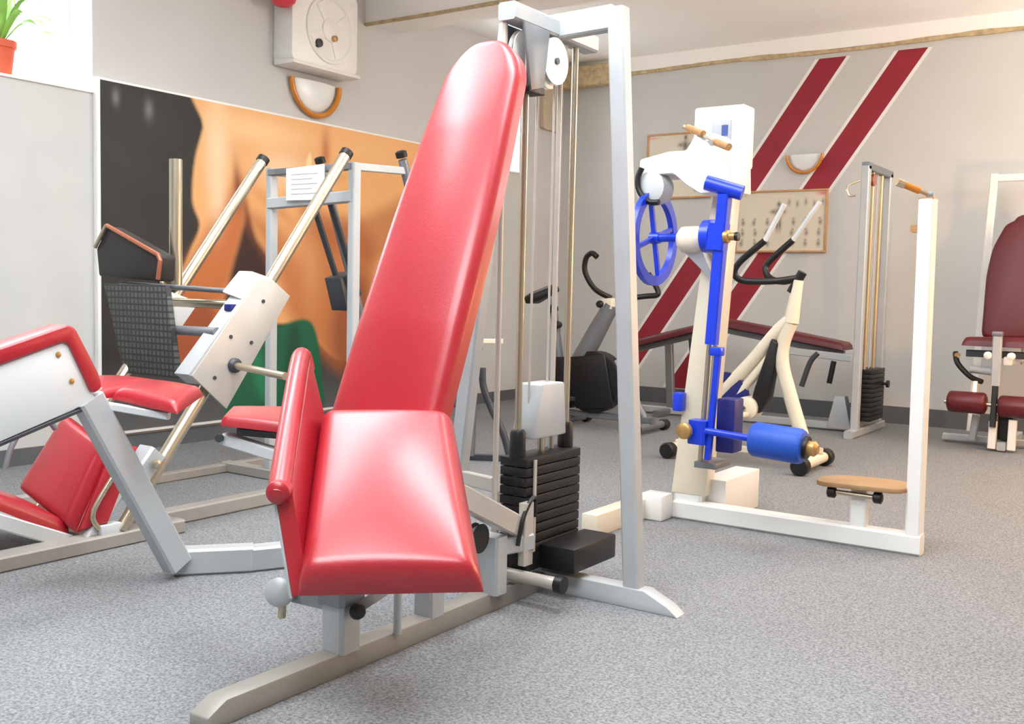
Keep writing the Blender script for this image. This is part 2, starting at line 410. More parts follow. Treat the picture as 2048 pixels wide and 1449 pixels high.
def paint_mural(Y, Z):
    col = np.ones(Y.shape + (3,)) * L3(30, 30, 30)
    col += (np.sin(Y * 9 + Z * 5) * np.sin(Z * 11))[..., None] * .003
    # paler lower edge, its glossy reflection painted in, and small scratches
    k = np.clip((.62 - Z) / .5, 0, 1)[..., None]; col = col * (1 - k) + L3(92, 94, 95) * k
    for (y, z, s) in ((4.17, 2.2, .03), (3.93, 2.24, .025)):
        g = np.exp(-((Y - y) / s) ** 2 - ((Z - z) / (s * 2)) ** 2)[..., None] * .5; col = col * (1 - g) + L3(150, 150, 148) * g
    def lay(poly, c, soft, op=1.0, sm=True):
        nonlocal col
        a = np.clip(sdf(smooth_poly(poly) if sm else poly, Y, Z) / soft + .5, 0, 1); a = (a * a * (3 - 2 * a) * op)[..., None]
        col = col * (1 - a) + L3(*c) * a
    def blob(y, z, sy, sz, c, op, rot=0):
        nonlocal col
        dy, dz = Y - y, Z - z; a, b = dy * math.cos(rot) + dz * math.sin(rot), -dy * math.sin(rot) + dz * math.cos(rot)
        g = (np.exp(-(a / sy) ** 2 - (b / sz) ** 2) * op)[..., None] * body; col = col * (1 - g) + L3(*c) * g
    bodyp = [(4.70, 2.5), (4.60, 2.15), (4.53, 1.92), (4.51, 1.65), (4.57, 1.49), (4.50, 1.33), (4.42, 1.16), (4.36, .98), (4.34, .8), (4.38, .62), (4.52, .52), (4.66, .6), (4.72, .8), (4.80, .82), (5.4, .8), (5.6, .72), (5.98, .5), (6.4, .7), (7.2, .7), (7.3, 1.6), (7.2, 2.5)]
    body = np.clip(sdf(smooth_poly(bodyp), Y, Z) / .03 + .5, 0, 1)[..., None]
    body_c = np.ones(Y.shape + (3,)) * L3(240, 180, 118); col = col * (1 - body) + body_c * body
    # arm, darker to its inner side and down the forearm
    lay([(4.92, 1.85), (4.97, 1.6), (4.93, 1.35), (4.8, 1.0), (4.72, .7), (4.5, .5), (4.34, .62), (4.36, 1.0), (4.48, 1.25), (4.62, 1.45), (4.72, 1.6)], (196, 108, 52), .16, .95)
    lay([(4.34, .95), (4.66, .95), (4.74, .7), (4.55, .5), (4.3, .6)], (150, 70, 36), .14, .85)
    # gap between the arm and the waist
    lay([(4.99, 1.58), (5.08, 1.42), (5.2, 1.28), (5.25, 1.05), (5.18, .8), (4.75, .72), (4.82, 1.1), (4.9, 1.35)], (52, 20, 18), .07)
    # torso below the chest
    lay([(5.0, 1.6), (5.2, 1.3), (5.3, 1.1), (5.4, .85), (5.7, .6), (6.0, .45), (6.3, .9), (6.3, 1.5), (5.8, 1.62), (5.4, 1.5)], (188, 108, 56), .22, .85)
    lay([(5.5, 1.75), (5.9, 1.62), (6.3, 1.7), (6.9, 1.9), (6.9, 1.5), (6.2, 1.3), (5.6, 1.5)], (170, 88, 46), .18, .6)
    lay([(5.9, 1.0), (6.2, 1.2), (6.4, .6), (6.1, .3), (5.85, .6)], (140, 72, 40), .2, .7)
    for b in ((4.72, 2.05, .1, .3, (255, 224, 186), .9, 0), (4.72, 1.72, .07, .22, (255, 220, 180), .8, 0), (5.1, 2.2, .5, .1, (255, 214, 160), .8, 0), (5.3, 1.95, .22, .14, (255, 222, 182), .8, 0),
              (6.3, 2.2, .5, .14, (248, 196, 138), .6, 0), (5.45, 1.45, .12, .2, (236, 176, 116), .6, .5), (5.62, 1.2, .1, .3, (228, 166, 110), .5, 0),
              (4.9, 1.78, .035, .16, (120, 52, 26), .85, .12), (4.98, 1.6, .03, .12, (110, 44, 24), .7, .2), (5.76, 2.12, .05, .18, (190, 104, 56), .8, 0), (5.7, 1.93, .2, .035, (150, 70, 36), .7, .1), (5.25, 1.66, .25, .05, (206, 128, 70), .6, -.5)):
        blob(*b)
    lay([(5.56, 2.03), (5.6, 2.1), (5.61, 2.0), (5.57, 1.95)], (255, 236, 180), .03, .9)
    # green shorts
    lay([(4.84, .82), (5.2, .78), (5.55, .84), (5.68, .72), (5.74, .4), (5.7, .1), (4.86, .1), (4.8, .5)], (14, 96, 66), .04)
    lay([(5.0, .7), (5.08, .7), (5.2, .3), (5.1, .3)], (36, 140, 98), .1, .6); lay([(5.4, .75), (5.5, .75), (5.45, .3), (5.35, .3)], (10, 62, 48), .1, .7)
    return col
mur = thing('wall_mural', 'large mural print of a bare muscular torso on black, on the left wall', 'mural', (XA + .02, 5.3, .12))
obj('backing_board', MB().box((XA + .002, 3.80, .12), (XA + .045, 6.95, 2.345)), 'windowframe', mur, .003)
print_sheet('print', mur, 'x', XA + .047, 3.822, 6.93, .14, 2.33, 280, 210, paint_mural, 'print_gloss')

# ------------------------------------------------------------------ exercise charts on the back wall
def chart_paint(seed, u0, u1, v0, v1, fig):
    def p(U, Vv):
        R = random.Random(seed); col = np.ones(U.shape + (3,)) * L3(222, 214, 196)
        def g(u, v, su, sv, c, op):
            nonlocal col
            a = (np.exp(-((U - u) / su) ** 2 - ((Vv - v) / sv) ** 2) * op)[..., None]; col = col * (1 - a) + L3(*c) * a
        W, H = u1 - u0, v1 - v0
        fu, fv = u0 + fig[0] * W, v0 + fig[1] * H
        g(fu, fv + .13, .016, .022, (70, 64, 56), .9); g(fu, fv + .05, .03, .05, (96, 88, 74), .9); g(fu - .05, fv + .06, .03, .02, (110, 100, 84), .8); g(fu + .05, fv + .06, .02, .02, (110, 100, 84), .8)
        g(fu - .012, fv - .06, .014, .06, (90, 82, 70), .85); g(fu + .016, fv - .06, .014, .06, (96, 88, 74), .85)
        for r in range(3):
            for c in range(7):
                u, v = u0 + W * (.08 + .14 * c), v0 + H * (.14 + .17 * r)
                if abs(u - fu) < .07: continue
                g(u + R.uniform(-.01, .01), v, .017, .026, (112, 102, 88), .8); g(u, v + .035, .01, .01, (112, 102, 88), .7)
        for c in range(5): g(u1 - W * (.05 + .09 * c), v1 - H * (.2 + .03 * (c % 2)), .014, .03, (120, 112, 98), .7)
        g(u1 - .05, v1 - .04, .05, .02, (226, 110, 110), .8); g(u0 + .06, v1 - .04, .05, .012, (226, 120, 120), .6)
        return col
    return p
def chart(label, x0, x1, z0, z1, seed, fig):
    t = thing('exercise_chart', label, 'chart', ((x0 + x1) / 2, YB - .02, z0), 'framed exercise charts on the back wall')
    obj('backing', MB().box((x0, YB - .018, z0), (x1, YB - .002, z1)), 'boardframe', t)
    b = .018
    for lo, hi in (((x0, z0), (x1, z0 + b)), ((x0, z1 - b), (x1, z1)), ((x0, z0 + b), (x0 + b, z1 - b)), ((x1 - b, z0 + b), (x1, z1 - b))):
        obj('frame_strip', MB().box((lo[0], YB - .032, lo[1]), (hi[0], YB - .018, hi[1])), 'boardframe', t, .003)
    print_sheet('print', t, 'y', YB - .02, x0 + b, x1 - b, z0 + b, z1 - b, 150, 100, chart_paint(seed, x0, x1, z0, z1, fig), 'print_matt')
chart('framed exercise chart with rows of small figures behind the cream bike', -3.78, -2.91, 1.50, 2.075, 1, (.48, .55))
chart('framed exercise chart partly hidden behind the white cable machine head', -4.74, -4.05, 2.03, 2.67, 2, (.6, .72))

# ------------------------------------------------------------------ wall sconces, heater box, plants
def sconce(label, c, u, n, R):
    """half bowl uplighter: c centre of the flat top, u along the wall, n out of the wall"""
    c, u, n = Vector(c), Vector(u), Vector(n); dn = Vector((0, 0, -1))
    t = thing('wall_sconce', label, 'lamp', c + dn * R, 'half round wall sconces')
    m = MB(); vs = []; fs = []; A, B = 24, 8
    for i in range(A + 1):
        a = PI * i / A
        for j in range(B + 1):
            b = PI / 2 * j / B; rr = R * .9 * math.cos(b) ; vs.append(c + u * (rr * math.cos(a)) + dn * (rr * math.sin(a)) + n * (R * .22 * math.sin(b) + .004))
    for i in range(A):
        for j in range(B): fs.append((i * (B + 1) + j, (i + 1) * (B + 1) + j, (i + 1) * (B + 1) + j + 1, i * (B + 1) + j + 1))
    obj('glass_bowl', m.add(vs, fs), 'paleglass', t)
    obj('amber_rim', MB().tube([c + u * (R * math.cos(PI * i / 28)) + dn * (R * math.sin(PI * i / 28)) + n * .03 for i in range(29)], R * .085, 10), 'amber', t)
    obj('mount', MB().bar(c + n * .002 - u * R * .3 + dn * R * .3, c + n * .002 + u * R * .3 + dn * R * .3, .01, .06), 'white', t)
sconce('half round sconce with amber rim under the white heater box', (XA, 5.67, 2.64), (0, 1, 0), (1, 0, 0), .25)
sconce('half round sconce with amber rim between the maroon wall stripes', (-3.14, YB, 2.39), (1, 0, 0), (0, -1, 0), .165)

def heater():
    t = thing('wall_heater', 'white square fan box with round front high on the left wall', 'fan', (XA, 5.68, 2.68))
    X1 = XA + .20
    obj('housing', MB().prism([(XA + .002, p.x, p.y) for p in rounded([(5.26, 2.72), (5.94, 2.72), (5.94, 3.3), (5.26, 3.3)], .05)], (.198, 0, 0)), 'white', t, .012)
    o = Vector((X1 - .002, 5.64, 3.0))
    obj('bezel', MB().lathe(o, (1, 0, 0), [(0, .25), (.016, .245), (.016, .225), (.004, .215)], 36), 'white', t)
    obj('fan_hub', MB().lathe(o, (1, 0, 0), [(0, .09), (.018, .085), (.024, .06), (.024, 0)], 24), 'white', t)
    for k in range(4):
        a = k * PI / 2 + .5; d = Vector((0, math.cos(a), math.sin(a))); e = Vector((0, -math.sin(a), math.cos(a)))
        obj('blade', MB().prism([o + d * .08 - e * .03, o + d * .215 - e * .05, o + d * .215 + e * .05, o + d * .08 + e * .03], (.012, 0, 0)), 'white', t, .003)
    obj('knob', MB().lathe(o + Vector((.002, -.13, -.12)), (1, 0, 0), [(0, .032), (.03, .03), (.034, 0)], 16), 'darkgrey', t)
    obj('knob', MB().lathe(o + Vector((.02, .02, -.06)), (1, 0, 0), [(0, .024), (.024, .022), (.028, 0)], 16), 'gold', t)
    obj('bottom_lip', MB().prism([(XA + .02, 5.25, 2.69), (XA + .02, 5.25, 2.74), (X1 + .02, 5.25, 2.72), (X1 + .035, 5.25, 2.69)], (0, .70, 0)), 'white', t, .006)
heater()
tag(obj('red_ball', MB().lathe((XA + .2, 5.17, 3.055), (0, 0, 1), [(0, .0), (.012, .05), (.04, .085), (.085, .1), (.13, .085), (.158, .05), (.17, 0)], 24), 'redknob'), 'red rounded ball at the top edge left of the fan box', 'ball')

def plant(label, base, r, h, leaves, seed):
    R = random.Random(seed); b = Vector(base)
    t = thing('potted_plant', label, 'plant', b, 'plants on the window sills')
    p = obj('pot', MB().lathe(b, (0, 0, 1), [(0, r * .72), (h * .8, r * .95), (h * .8, r * 1.06), (h, r * 1.08), (h, r * .95), (h * .9, r * .9)], 20), 'terracotta', t)
    obj('soil', MB().lathe(b + Vector((0, 0, h * .86)), (0, 0, 1), [(0, r * .9), (.006, r * .88)], 16), 'soil', t)
    for az, ln, lift, wd in leaves:
        d = Vector((math.cos(az), math.sin(az), 0)); s = Vector((-d.y, d.x, 0)); vs = []; N = 9
        for i in range(N + 1):
            q = i / N; c = b + Vector((0, 0, h * .88)) + d * (ln * q * (1 - .15 * q)) + Vector((0, 0, lift * math.sin(q * 2.3)))
            ww = wd * math.sin(min(1, q * 1.02 + .06) * PI) ** .7 * .5 + .001
            vs += [c - s * ww, c + Vector((0, 0, -ww * .35)), c + s * ww]
        fs = [(3 * i + k, 3 * i + 3 + k, 3 * i + 4 + k, 3 * i + 1 + k) for i in range(N) for k in (0, 1)]
        obj('leaf', MB().add(vs, fs), 'leaf', t)
lv = [(1.45, .46, .13, .06), (1.62, .36, .2, .07), (1.3, .26, .17, .08), (.6, .2, .2, .08), (1.9, .2, .26, .08), (-1.2, .3, .42, .09), (.2, .12, .5, .09), (1.3, .16, .5, .09), (1.5, .42, .22, .05), (1.2, .30, .30, .06), (2.2, .25, .34, .06), (.6, .24, .26, .05), (-.4, .26, .3, .06), (-1.3, .34, .24, .05), (3.0, .12, .36, .06), (-2.2, .3, .3, .05), (1.75, .5, .12, .045), (-1.8, .4, .2, .05), (1.0, .16, .4, .05)]
plant('leafy plant in a terracotta pot on the near window sill', (XA - .1, 3.275, 2.262), .085, .2, lv, 1)
plant('leafy plant on the far window sill seen past the tall red backrest', (XA - .1, 8.2, 2.262), .07, .15, [(a, l * .5, h, w) for a, l, h, w in lv[5:12]], 2)

# ------------------------------------------------------------------ main machine: red seat with tall backrest, cable tower
def main_machine():
    t = thing('cable_seat_machine', 'silver cable machine with glossy red seat and tall tapered red backrest in front', 'gym machine', (-2.0, 2.6, 0))
    P = lambda n, mb, m, par=None, **k: obj(n, mb, m, par or t, **k)
    # base
    P('base_rail', MB().prism([(-2.035, 1.60, 0), (-2.035, 3.16, 0), (-2.035, 3.16, .065), (-2.035, 1.66, .065), (-2.035, 1.60, .035)], (.07, 0, 0)), 'baserail', bevel=.004)
    P('cross_bar', MB().prism([(-2.5, 3.13, 0), (-1.43, 3.13, 0), (-1.47, 3.13, .03), (-1.56, 3.13, .07), (-2.42, 3.13, .07), (-2.5, 3.13, .03)], (0, .07, 0)), 'silver', bevel=.004)
    # A shaped tower
    P('post', MB().bar((-1.615, 3.165, .06), (-1.745, 3.165, 2.075), .062, .06, (1, 0, 0)), 'silver')
    P('post', MB().bar((-2.435, 3.165, .06), (-2.20, 3.165, 2.075), .062, .06, (1, 0, 0)), 'silver')
    P('top_beam', MB().bar((-2.19, 3.165, 2.035), (-1.76, 3.165, 2.045), .05, .085, (0, 1, 0)), 'silver')
    P('pulley_beam', MB().bar((-2.0, 2.86, 2.03), (-2.0, 3.42, 2.03), .07, .06, (1, 0, 0)), 'silver')
    br = P('pulley_bracket', MB().prism([(-2.045, 2.90, 2.0), (-2.045, 3.06, 2.0), (-2.045, 3.03, 1.80), (-2.045, 2.95, 1.78)], (.012, 0, 0)).prism([(-1.965, 2.90, 2.0), (-1.965, 3.06, 2.0), (-1.965, 3.03, 1.80), (-1.965, 2.95, 1.78)], (.012, 0, 0)), 'grey', bevel=.003)
    P('clamp', MB().box((-2.045, 2.94, 1.775), (-1.955, 3.04, 1.80)), 'black', bevel=.004)
    for yy, xx in ((2.985, -2.01), (3.12, -1.975), (3.17, -2.035)):
        pu = P('pulley', MB().lathe((xx - .012, yy, 1.91), (1, 0, 0), [(0, .06), (0, .082), (.005, .082), (.009, .07), (.015, .07), (.019, .082), (.024, .082), (.024, .06)], 28), 'white')
        obj('groove', MB().lathe((xx - .0035, yy, 1.91), (1, 0, 0), [(0, .0715), (.007, .0715)], 28), 'black', pu)
        obj('bolt', MB().lathe((xx - .02, yy, 1.91), (1, 0, 0), [(0, .012), (.04, .012)], 10), 'darkgrey', pu)
    P('pulley_hanger', MB().prism([(-2.005, 3.06, 2.0), (-2.005, 3.26, 2.0), (-2.005, 3.20, 1.88), (-2.005, 3.08, 1.88)], (.006, 0, 0)), 'grey')
    # guide rods and cables
    rod = P('guide_rod', MB().tube([(-2.0, 2.985, .1), (-2.0, 2.985, 2.02)], .0125), 'chrome')
    copy_part(rod, t, (0, .325, 0))
    thin = P('frame_rod', MB().tube([(-2.02, 2.88, .3), (-2.02, 2.88, 2.0)], .010), 'plate')
    copy_part(thin, t, (.0, .36, 0))
    for y0, y1, z0 in ((3.05, 3.06, .6), (3.17, 3.17, .76)):
        P('cable', MB().tube([(-2.0, y0, z0), (-2.0, y1, 1.93)], .0045, 8), 'plate')
    # weight stack
    pl = P('weight_plate', MB().box((-2.06, 2.965, .165), (-1.945, 3.335, .197)), 'iron', bevel=.004)
    for k in range(1, 10): copy_part(pl, t, (0, 0, k * .0345))
    P('bottom_weight', MB().box((-2.06, 2.965, .10), (-1.945, 3.335, .163)), 'iron', bevel=.004)
    P('stop_block', MB().box((-1.945, 3.06, .10), (-1.80, 3.37, .19)), 'black', bevel=.008)
    P('front_strap', MB().box((-1.944, 3.005, .17), (-1.938, 3.02, .50)), 'plate')
    for yy in (2.985, 3.31):
        P('rubber_sleeve', MB().lathe((-2.0, yy, .505), (0, 0, 1), [(0, .028), (.01, .03), (.09, .028), (.1, .022)], 16), 'black')
    P('weight_cover', MB().prism([(-2.05, 3.015, .57), (-2.05, 3.235, .57), (-2.05, 3.215, .765), (-2.05, 3.065, .765)], (.1, 0, 0)), 'silver', bevel=.008)
    P('selector_rod', MB().tube([(-2.0, 3.14, .5), (-2.0, 3.14, .58)], .014), 'chrome')
    P('buffer_bar', MB().tube([(-2.1, 2.93, .10), (-1.78, 2.93, .10)], .022), 'plate')
    P('rubber_foot', MB().lathe((-1.79, 2.93, .10), (1, 0, 0), [(0, .03), (.03, .03)], 14), 'black')
    # lower bracket between the stack and the seat
    P('support_post', MB().bar((-1.985, 2.82, .06), (-1.985, 2.82, .26), .07, .09, (0, 1, 0)), 'silver')
    P('bracket_arm', MB().bar((-1.985, 2.80, .22), (-1.93, 2.97, .22), .05, .06), 'silver')
    P('upright_bracket', MB().bar((-1.93, 2.945, .14), (-1.93, 2.945, .36), .055, .03, (0, 1, 0)), 'plate')
    P('swing_arm', MB().bar((-1.95, 2.45, .50), (-1.95, 2.90, .285), .075, .05, (0, 1, 0)), 'plate')
    P('cable_loop', MB().tube(spline([(-1.92, 2.88, .22), (-1.92, 2.91, .31), (-1.92, 2.96, .37), (-1.93, 3.0, .36), (-1.93, 3.0, .30)]), .008, 8), 'black')
    P('lower_pulley', MB().lathe((-1.99, 2.72, .27), (1, 0, 0), [(0, .05), (.008, .04), (.02, .04), (.028, .05)], 20), 'black')
    P('frame_brace', MB().bar((-2.40, 3.19, .36), (-2.02, 2.88, .42), .03, .05), 'plate')
    P('frame_strut', MB().bar((-2.03, 2.90, .06), (-2.03, 2.90, .40), .022, .022), 'plate')
    # seat columns
    P('seat_column', MB().bar((-2.0, 2.10, .06), (-2.0, 2.10, .45), .085, .085, (1, 0, 0)), 'silver')
    P('column_collar', MB().bar((-2.0, 2.10, .20), (-2.0, 2.10, .50), .105, .105, (1, 0, 0)), 'grey')
    P('rear_column', MB().bar((-2.0, 2.50, .06), (-2.0, 2.50, .60), .075, .075, (1, 0, 0)), 'silver')
    P('thin_column', MB().tube([(-1.96, 2.30, .06), (-1.96, 2.30, .5)], .013), 'silver')
    P('adjuster_arm', MB().bar((-1.99, 2.12, .16), (-1.86, 2.16, .26), .02, .03), 'plate')
    P('adjuster_knob', MB().lathe((-1.945, 2.10, .185), (1, -.6, .2), [(0, .010), (.008, .02), (.02, .024), (.034, .02), (.04, 0)], 18), 'black')
    P('side_bracket', MB().prism([(-2.04, 2.10, .16), (-2.04, 2.10, .24), (-2.14, 2.0, .25), (-2.14, 2.0, .20)], (.03, .03, 0)), 'silver', bevel=.003)
    P('lever_hub', MB().lathe((-2.125, 1.99, .235), (.5, -.8, .1), [(0, .022), (.005, .04), (.03, .042), (.04, .03), (.046, 0)], 20), 'silver')
    P('lever_stem', MB().tube([(-2.12, 1.985, .16), (-2.11, 1.98, .25)], .012), 'chrome')
    # seat pad, slopes to the front and turned towards the viewer
    BL, BR, FR, FL = (-2.08, 2.10, .710), (-1.765, 2.30, .717), (-1.399, 1.957, .375), (-1.767, 1.706, .355)
    P('seat', MB().quadpad([BL, BR, FR, FL], .07, .035, .042, 30, 30), 'red')
    dn = Vector((0, 0, -1))
    sp = [Vector(BL).lerp(Vector(FR), .12), Vector(BR).lerp(Vector(FL), .12), Vector(FR).lerp(Vector(BL), .12), Vector(FL).lerp(Vector(BR), .12)]
    P('seat_board', MB().prism([p + dn * .004 for p in sp], (-.008, .012, -.03)), 'darkgrey')
    P('seat_bracket', MB().bar((-2.0, 2.12, .46), (-1.75, 2.06, .46), .07, .05), 'grey')
    P('backrest_carrier', MB().bar((-2.06, 2.46, .58), (-2.06, 2.66, 1.15), .07, .04, (1, 0, 0)), 'grey')
    P('seat_link', MB().bar((-2.0, 2.10, .47), (-2.0, 2.52, .62), .07, .05), 'grey')
    # side pad standing along the seat's left edge: red inside and rim, grey outer shell
    a0, a1, a2, a3 = Vector((-2.145, 2.135, .685)), Vector((-1.787, 1.708, .345)), Vector((-1.862, 1.718, .60)), Vector((-2.235, 2.150, .893))
    inw = (a1 - a0).cross(a3 - a0).normalized()
    if inw.x < 0: inw = -inw
    P('side_pad', MB().quadpad([a2, a3, a0, a1], .038, .006, .018, 20, 20), 'red')
    outl = [a0, a1, a2, a3]
    P('side_shell', MB().prism([p - inw * .001 for p in outl], -inw * .008), 'silver', bevel=.002)
    rimp = [a1.lerp(a2, .97) - inw * .004, a2 + (a3 - a2) * .02, a2.lerp(a3, .5) + Vector((0, 0, .012)), a3 + (a2 - a3) * .04, a3.lerp(a0, .25)]
    P('padded_rim', MB().tube(spline([p + inw * .012 for p in rimp], 8), [.028] * 33, 14), 'red')
    P('rim_corner', MB().lathe(a2 + inw * .014 + Vector((.02, -.03, -.01)), (-.563, .826, .1), [(0, .0), (.003, .02), (.012, .029), (.045, .031), (.06, .02)], 18), 'red')
    # arm pad further out on its bracket
    P('arm_pad', MB().quadpad([(-2.52, 2.14, .69), (-2.30, 2.32, .69), (-2.14, 2.04, .675), (-2.335, 1.945, .690)], .028, .006, .014, 16, 16), 'red')
    P('arm_pad_bracket', MB().bar((-2.37, 1.99, .645), (-2.10, 2.10, .575), .045, .035), 'panelgrey')
    P('arm_pad_plate', MB().bar((-2.34, 2.02, .668), (-2.24, 2.09, .66), .07, .02), 'darkgrey')
    P('arm_pad_bolt', MB().lathe((-2.36, 1.965, .65), (.563, -.826, 0), [(0, .012), (.012, .012)], 10), 'darkgrey')
    # tall backrest
    o = Vector((-2.0, 2.265, .67)); ay = Vector((0, .5, 1.18)).normalized()
    Lh = 1.345
    def wf(v):
        w = .207 - .012 * (v / .6) ** 2 if v < .6 else .195 - .045 * ((v - .6) / .6) ** 1.3
        if v > Lh - .16: w *= math.sqrt(max(0, 1 - ((v - Lh + .16) / .16) ** 2))
        return max(w, .0005)
    P('backrest', strippad(o, (1, 0, 0), ay, Lh, wf, .036, .034, .024, .034), 'red')
main_machine()

# ------------------------------------------------------------------ bench seat with red padded rim at the left edge
def padded_bench():
    t = thing('padded_bench', 'red padded bench with pale grey side panel at the left edge', 'bench', (-3.12, 2.2, 0))
    P = lambda n, mb, m, **k: obj(n, mb, m, t, **k)
    X = -3.10
    pan = [(1.30, .70), (1.952, .90), (2.055, .695), (1.72, .588), (1.30, .46)]
    sp = P('side_panel', MB().prism([(X, y, z) for y, z in pan], (-.03, 0, 0)), 'panelgrey', bevel=.004)
    for y, z in ((1.918, .855), (1.965, .765)):
        obj('bolt', MB().lathe((X - .002, y, z), (1, 0, 0), [(0, .010), (.006, .009), (.008, 0)], 10), 'gold', sp)
    P('panel_edge', MB().bar((X - .015, 1.30, .452), (X - .015, 2.06, .683), .034, .012, (1, 0, 0)), 'darkgrey')
    rim = [(1.30, .70), (1.945, .90), (2.035, .715), (2.075, .735), (2.06, .785), (1.975, .94), (1.95, .953), (1.30, .758)]
    P('padded_rim', MB().prism([(X + .012, p.x, p.y) for p in rounded(rim, .025, 4, .5)], (-.11, 0, 0)), 'red', bevel=.010, segs=3)
    P('rear_cushion', MB().quadpad([(-3.47, 2.36, .70), (-3.22, 2.42, .695), (-3.14, 2.09, .69), (-3.42, 2.06, .70)], .04, .012, .03), 'red')
    P('front_cushion', MB().quadpad([(-3.30, 2.40, .70), (-3.036, 2.45, .685), (-2.86, 2.20, .655), (-3.13, 2.135, .69)], .036, .016, .03), 'red')
    P('cushion_frame', MB().bar((-3.14, 2.10, .672), (-2.93, 2.22, .640), .03, .025), 'panelgrey')
    P('leg', MB().bar((X - .02, 2.035, .70), (X - .02, 2.40, .05), .095, .07, (0, 1, .55)), 'silver')
    P('base_bar', MB().bar((-3.17, 2.425, .05), (-2.985, 2.645, .05), .08, .10), 'silver')
    P('base_bar', MB().bar((-3.0, 2.625, .047), (-2.72, 3.15, .047), .076, .094), 'silver')
padded_bench()

# ------------------------------------------------------------------ leg press with inclined rails
def leg_press():
    t = thing('leg_press', 'leg press with inclined chrome rails and dark ribbed foot plate before the mural', 'gym machine', (-4.0, 3.2, 0))
    P = lambda n, mb, m, par=None, **k: obj(n, mb, m, par or t, **k)
    for x in (-3.70, -4.32):
        P('inclined_rail', MB().tube([(x, 2.56, .06), (x, 3.885, 1.775)], .030, 14), 'chrome')
        P('rail_cap', MB().lathe((x, 3.875, 1.762), (0, .61, .79), [(0, .034), (.03, .034), (.036, .02)], 14), 'black')
        P('upright', MB().bar((x - .02, 3.97, .04), (x - .02, 3.97, 1.74), .045, .055, (1, 0, 0)), 'silver')
        P('rear_strut', MB().tube([(x - .02, 4.35, 1.80), (x - .02, 4.95, .30)], .026), 'grey')
        P('strut_cap', MB().lathe((x - .02, 4.345, 1.812), (0, -.37, .93), [(0, .032), (.03, .032), (.036, .02)], 14), 'black')
        P('top_link', MB().bar((x - .02, 3.97, 1.72), (x - .02, 4.37, 1.74), .03, .04), 'silver')
    P('cross_beam', MB().bar((-4.34, 3.96, 1.715), (-3.72, 3.96, 1.72), .045, .035, (0, 1, 0)), 'grey')
    P('cross_beam', MB().bar((-4.34, 3.96, 1.545), (-3.72, 3.96, 1.565), .05, .06, (0, 1, 0)), 'silver')
    sg = P('instruction_sign', MB().prism([(-4.17, 3.915, 1.555), (-3.89, 3.915, 1.55), (-3.89, 3.915, 1.735), (-4.17, 3.915, 1.725)], (0, .008, 0)), 'paperwhite')
    for k in range(5):
        obj('print_line', MB().box((-4.13, 3.912, 1.69 - .026 * k), (-3.93 - .04 * (k % 2), 3.915, 1.695 - .026 * k)), 'panelgrey', sg)
    P('base_rail', MB().bar((-3.72, 1.75, .03), (-3.72, 2.86, .03), .11, .06), 'floorrail')
    P('base_rail', MB().bar((-3.85, 2.7, .035), (-3.85, 5.0, .035), .08, .07), 'floorrail')
    P('base_rail', MB().bar((-4.70, 2.2, .025), (-4.70, 5.0, .025), .06, .05), 'floorrail')
    P('base_cross', MB().bar((-4.72, 3.97, .03), (-3.70, 3.97, .03), .07, .06), 'floorrail')
    P('base_cross', MB().bar((-4.72, 2.45, .03), (-3.70, 2.45, .03), .07, .06), 'floorrail')
    P('base_cross', MB().bar((-4.72, 4.95, .03), (-3.70, 4.95, .03), .07, .06), 'floorrail')
    # counterweight arms
    for dx in (-.05, .08):
        P('damper', MB().tube([(-4.0 + dx, 4.0, 1.54), (-4.0 + dx, 4.23, 1.05)], .018), 'darkgrey')
    P('damper_plate', MB().prism([(-4.08, 4.12, 1.14), (-4.08, 4.24, 1.18), (-4.08, 4.26, 1.0), (-4.08, 4.18, .96)], (.12, 0, 0)), 'darkgrey', bevel=.004)
    # sled
    side = [(3.245, 1.125), (3.33, 1.12), (3.44, 1.045), (3.06, .535), (2.87, .695)]
    sd = P('sled_plate', MB().prism([(-3.63, y, z) for y, z in side], (-.012, 0, 0)), 'plate', bevel=.003)
    for y, z in ((3.27, 1.02), (3.20, .83), (2.99, .68), (3.08, .86)):
        obj('bolt', MB().lathe((-3.631, y, z), (1, 0, 0), [(0, .009), (.006, .009)], 8), 'darkgrey', sd)
    P('sled_side', MB().prism([(-3.642, 2.86, .70), (-3.642, 3.24, 1.12), (-3.642, 3.30, 1.08), (-3.642, 2.93, .65)], (-.10, 0, 0)), 'silver', bevel=.004)
    P('sled_cap', MB().prism([(-3.645, 3.15, 1.03), (-3.645, 3.25, 1.13), (-3.645, 3.33, 1.13), (-3.645, 3.23, 1.0)], (-.13, 0, .03)), 'white', bevel=.006)
    P('sled_latch', MB().box((-3.70, 3.10, .975), (-3.655, 3.15, 1.005)), 'navy', bevel=.004)
    P('far_sled_plate', MB().prism([(-4.27, y, z) for y, z in ((3.05, .98), (3.25, 1.05), (3.42, 1.0), (3.2, .74), (3.05, .72))], (-.012, 0, 0)), 'panelgrey', bevel=.003)
    P('cross_tube', MB().tube([(-4.55, 3.16, 1.085), (-3.68, 3.22, 1.06)], .013), 'grey')
    P('cross_tube', MB().tube([(-4.30, 3.24, 1.0), (-3.66, 3.19, 1.0)], .022), 'chrome')
    P('cross_tube', MB().tube([(-4.30, 3.10, .87), (-3.66, 3.03, .88)], .022), 'grey')
    P('handle_rod', MB().tube([(-3.635, 3.1, .73), (-3.19, 3.0, .715)], .017), 'chrome')
    P('handle_collar', MB().lathe((-3.634, 3.1, .73), (1, -.2, 0), [(0, .034), (.02, .034), (.03, .022)], 16), 'darkgrey')
    P('weight_horn', MB().tube([(-4.30, 3.30, 1.07), (-4.30, 3.30, 1.71)], .032, 14), 'chrome')
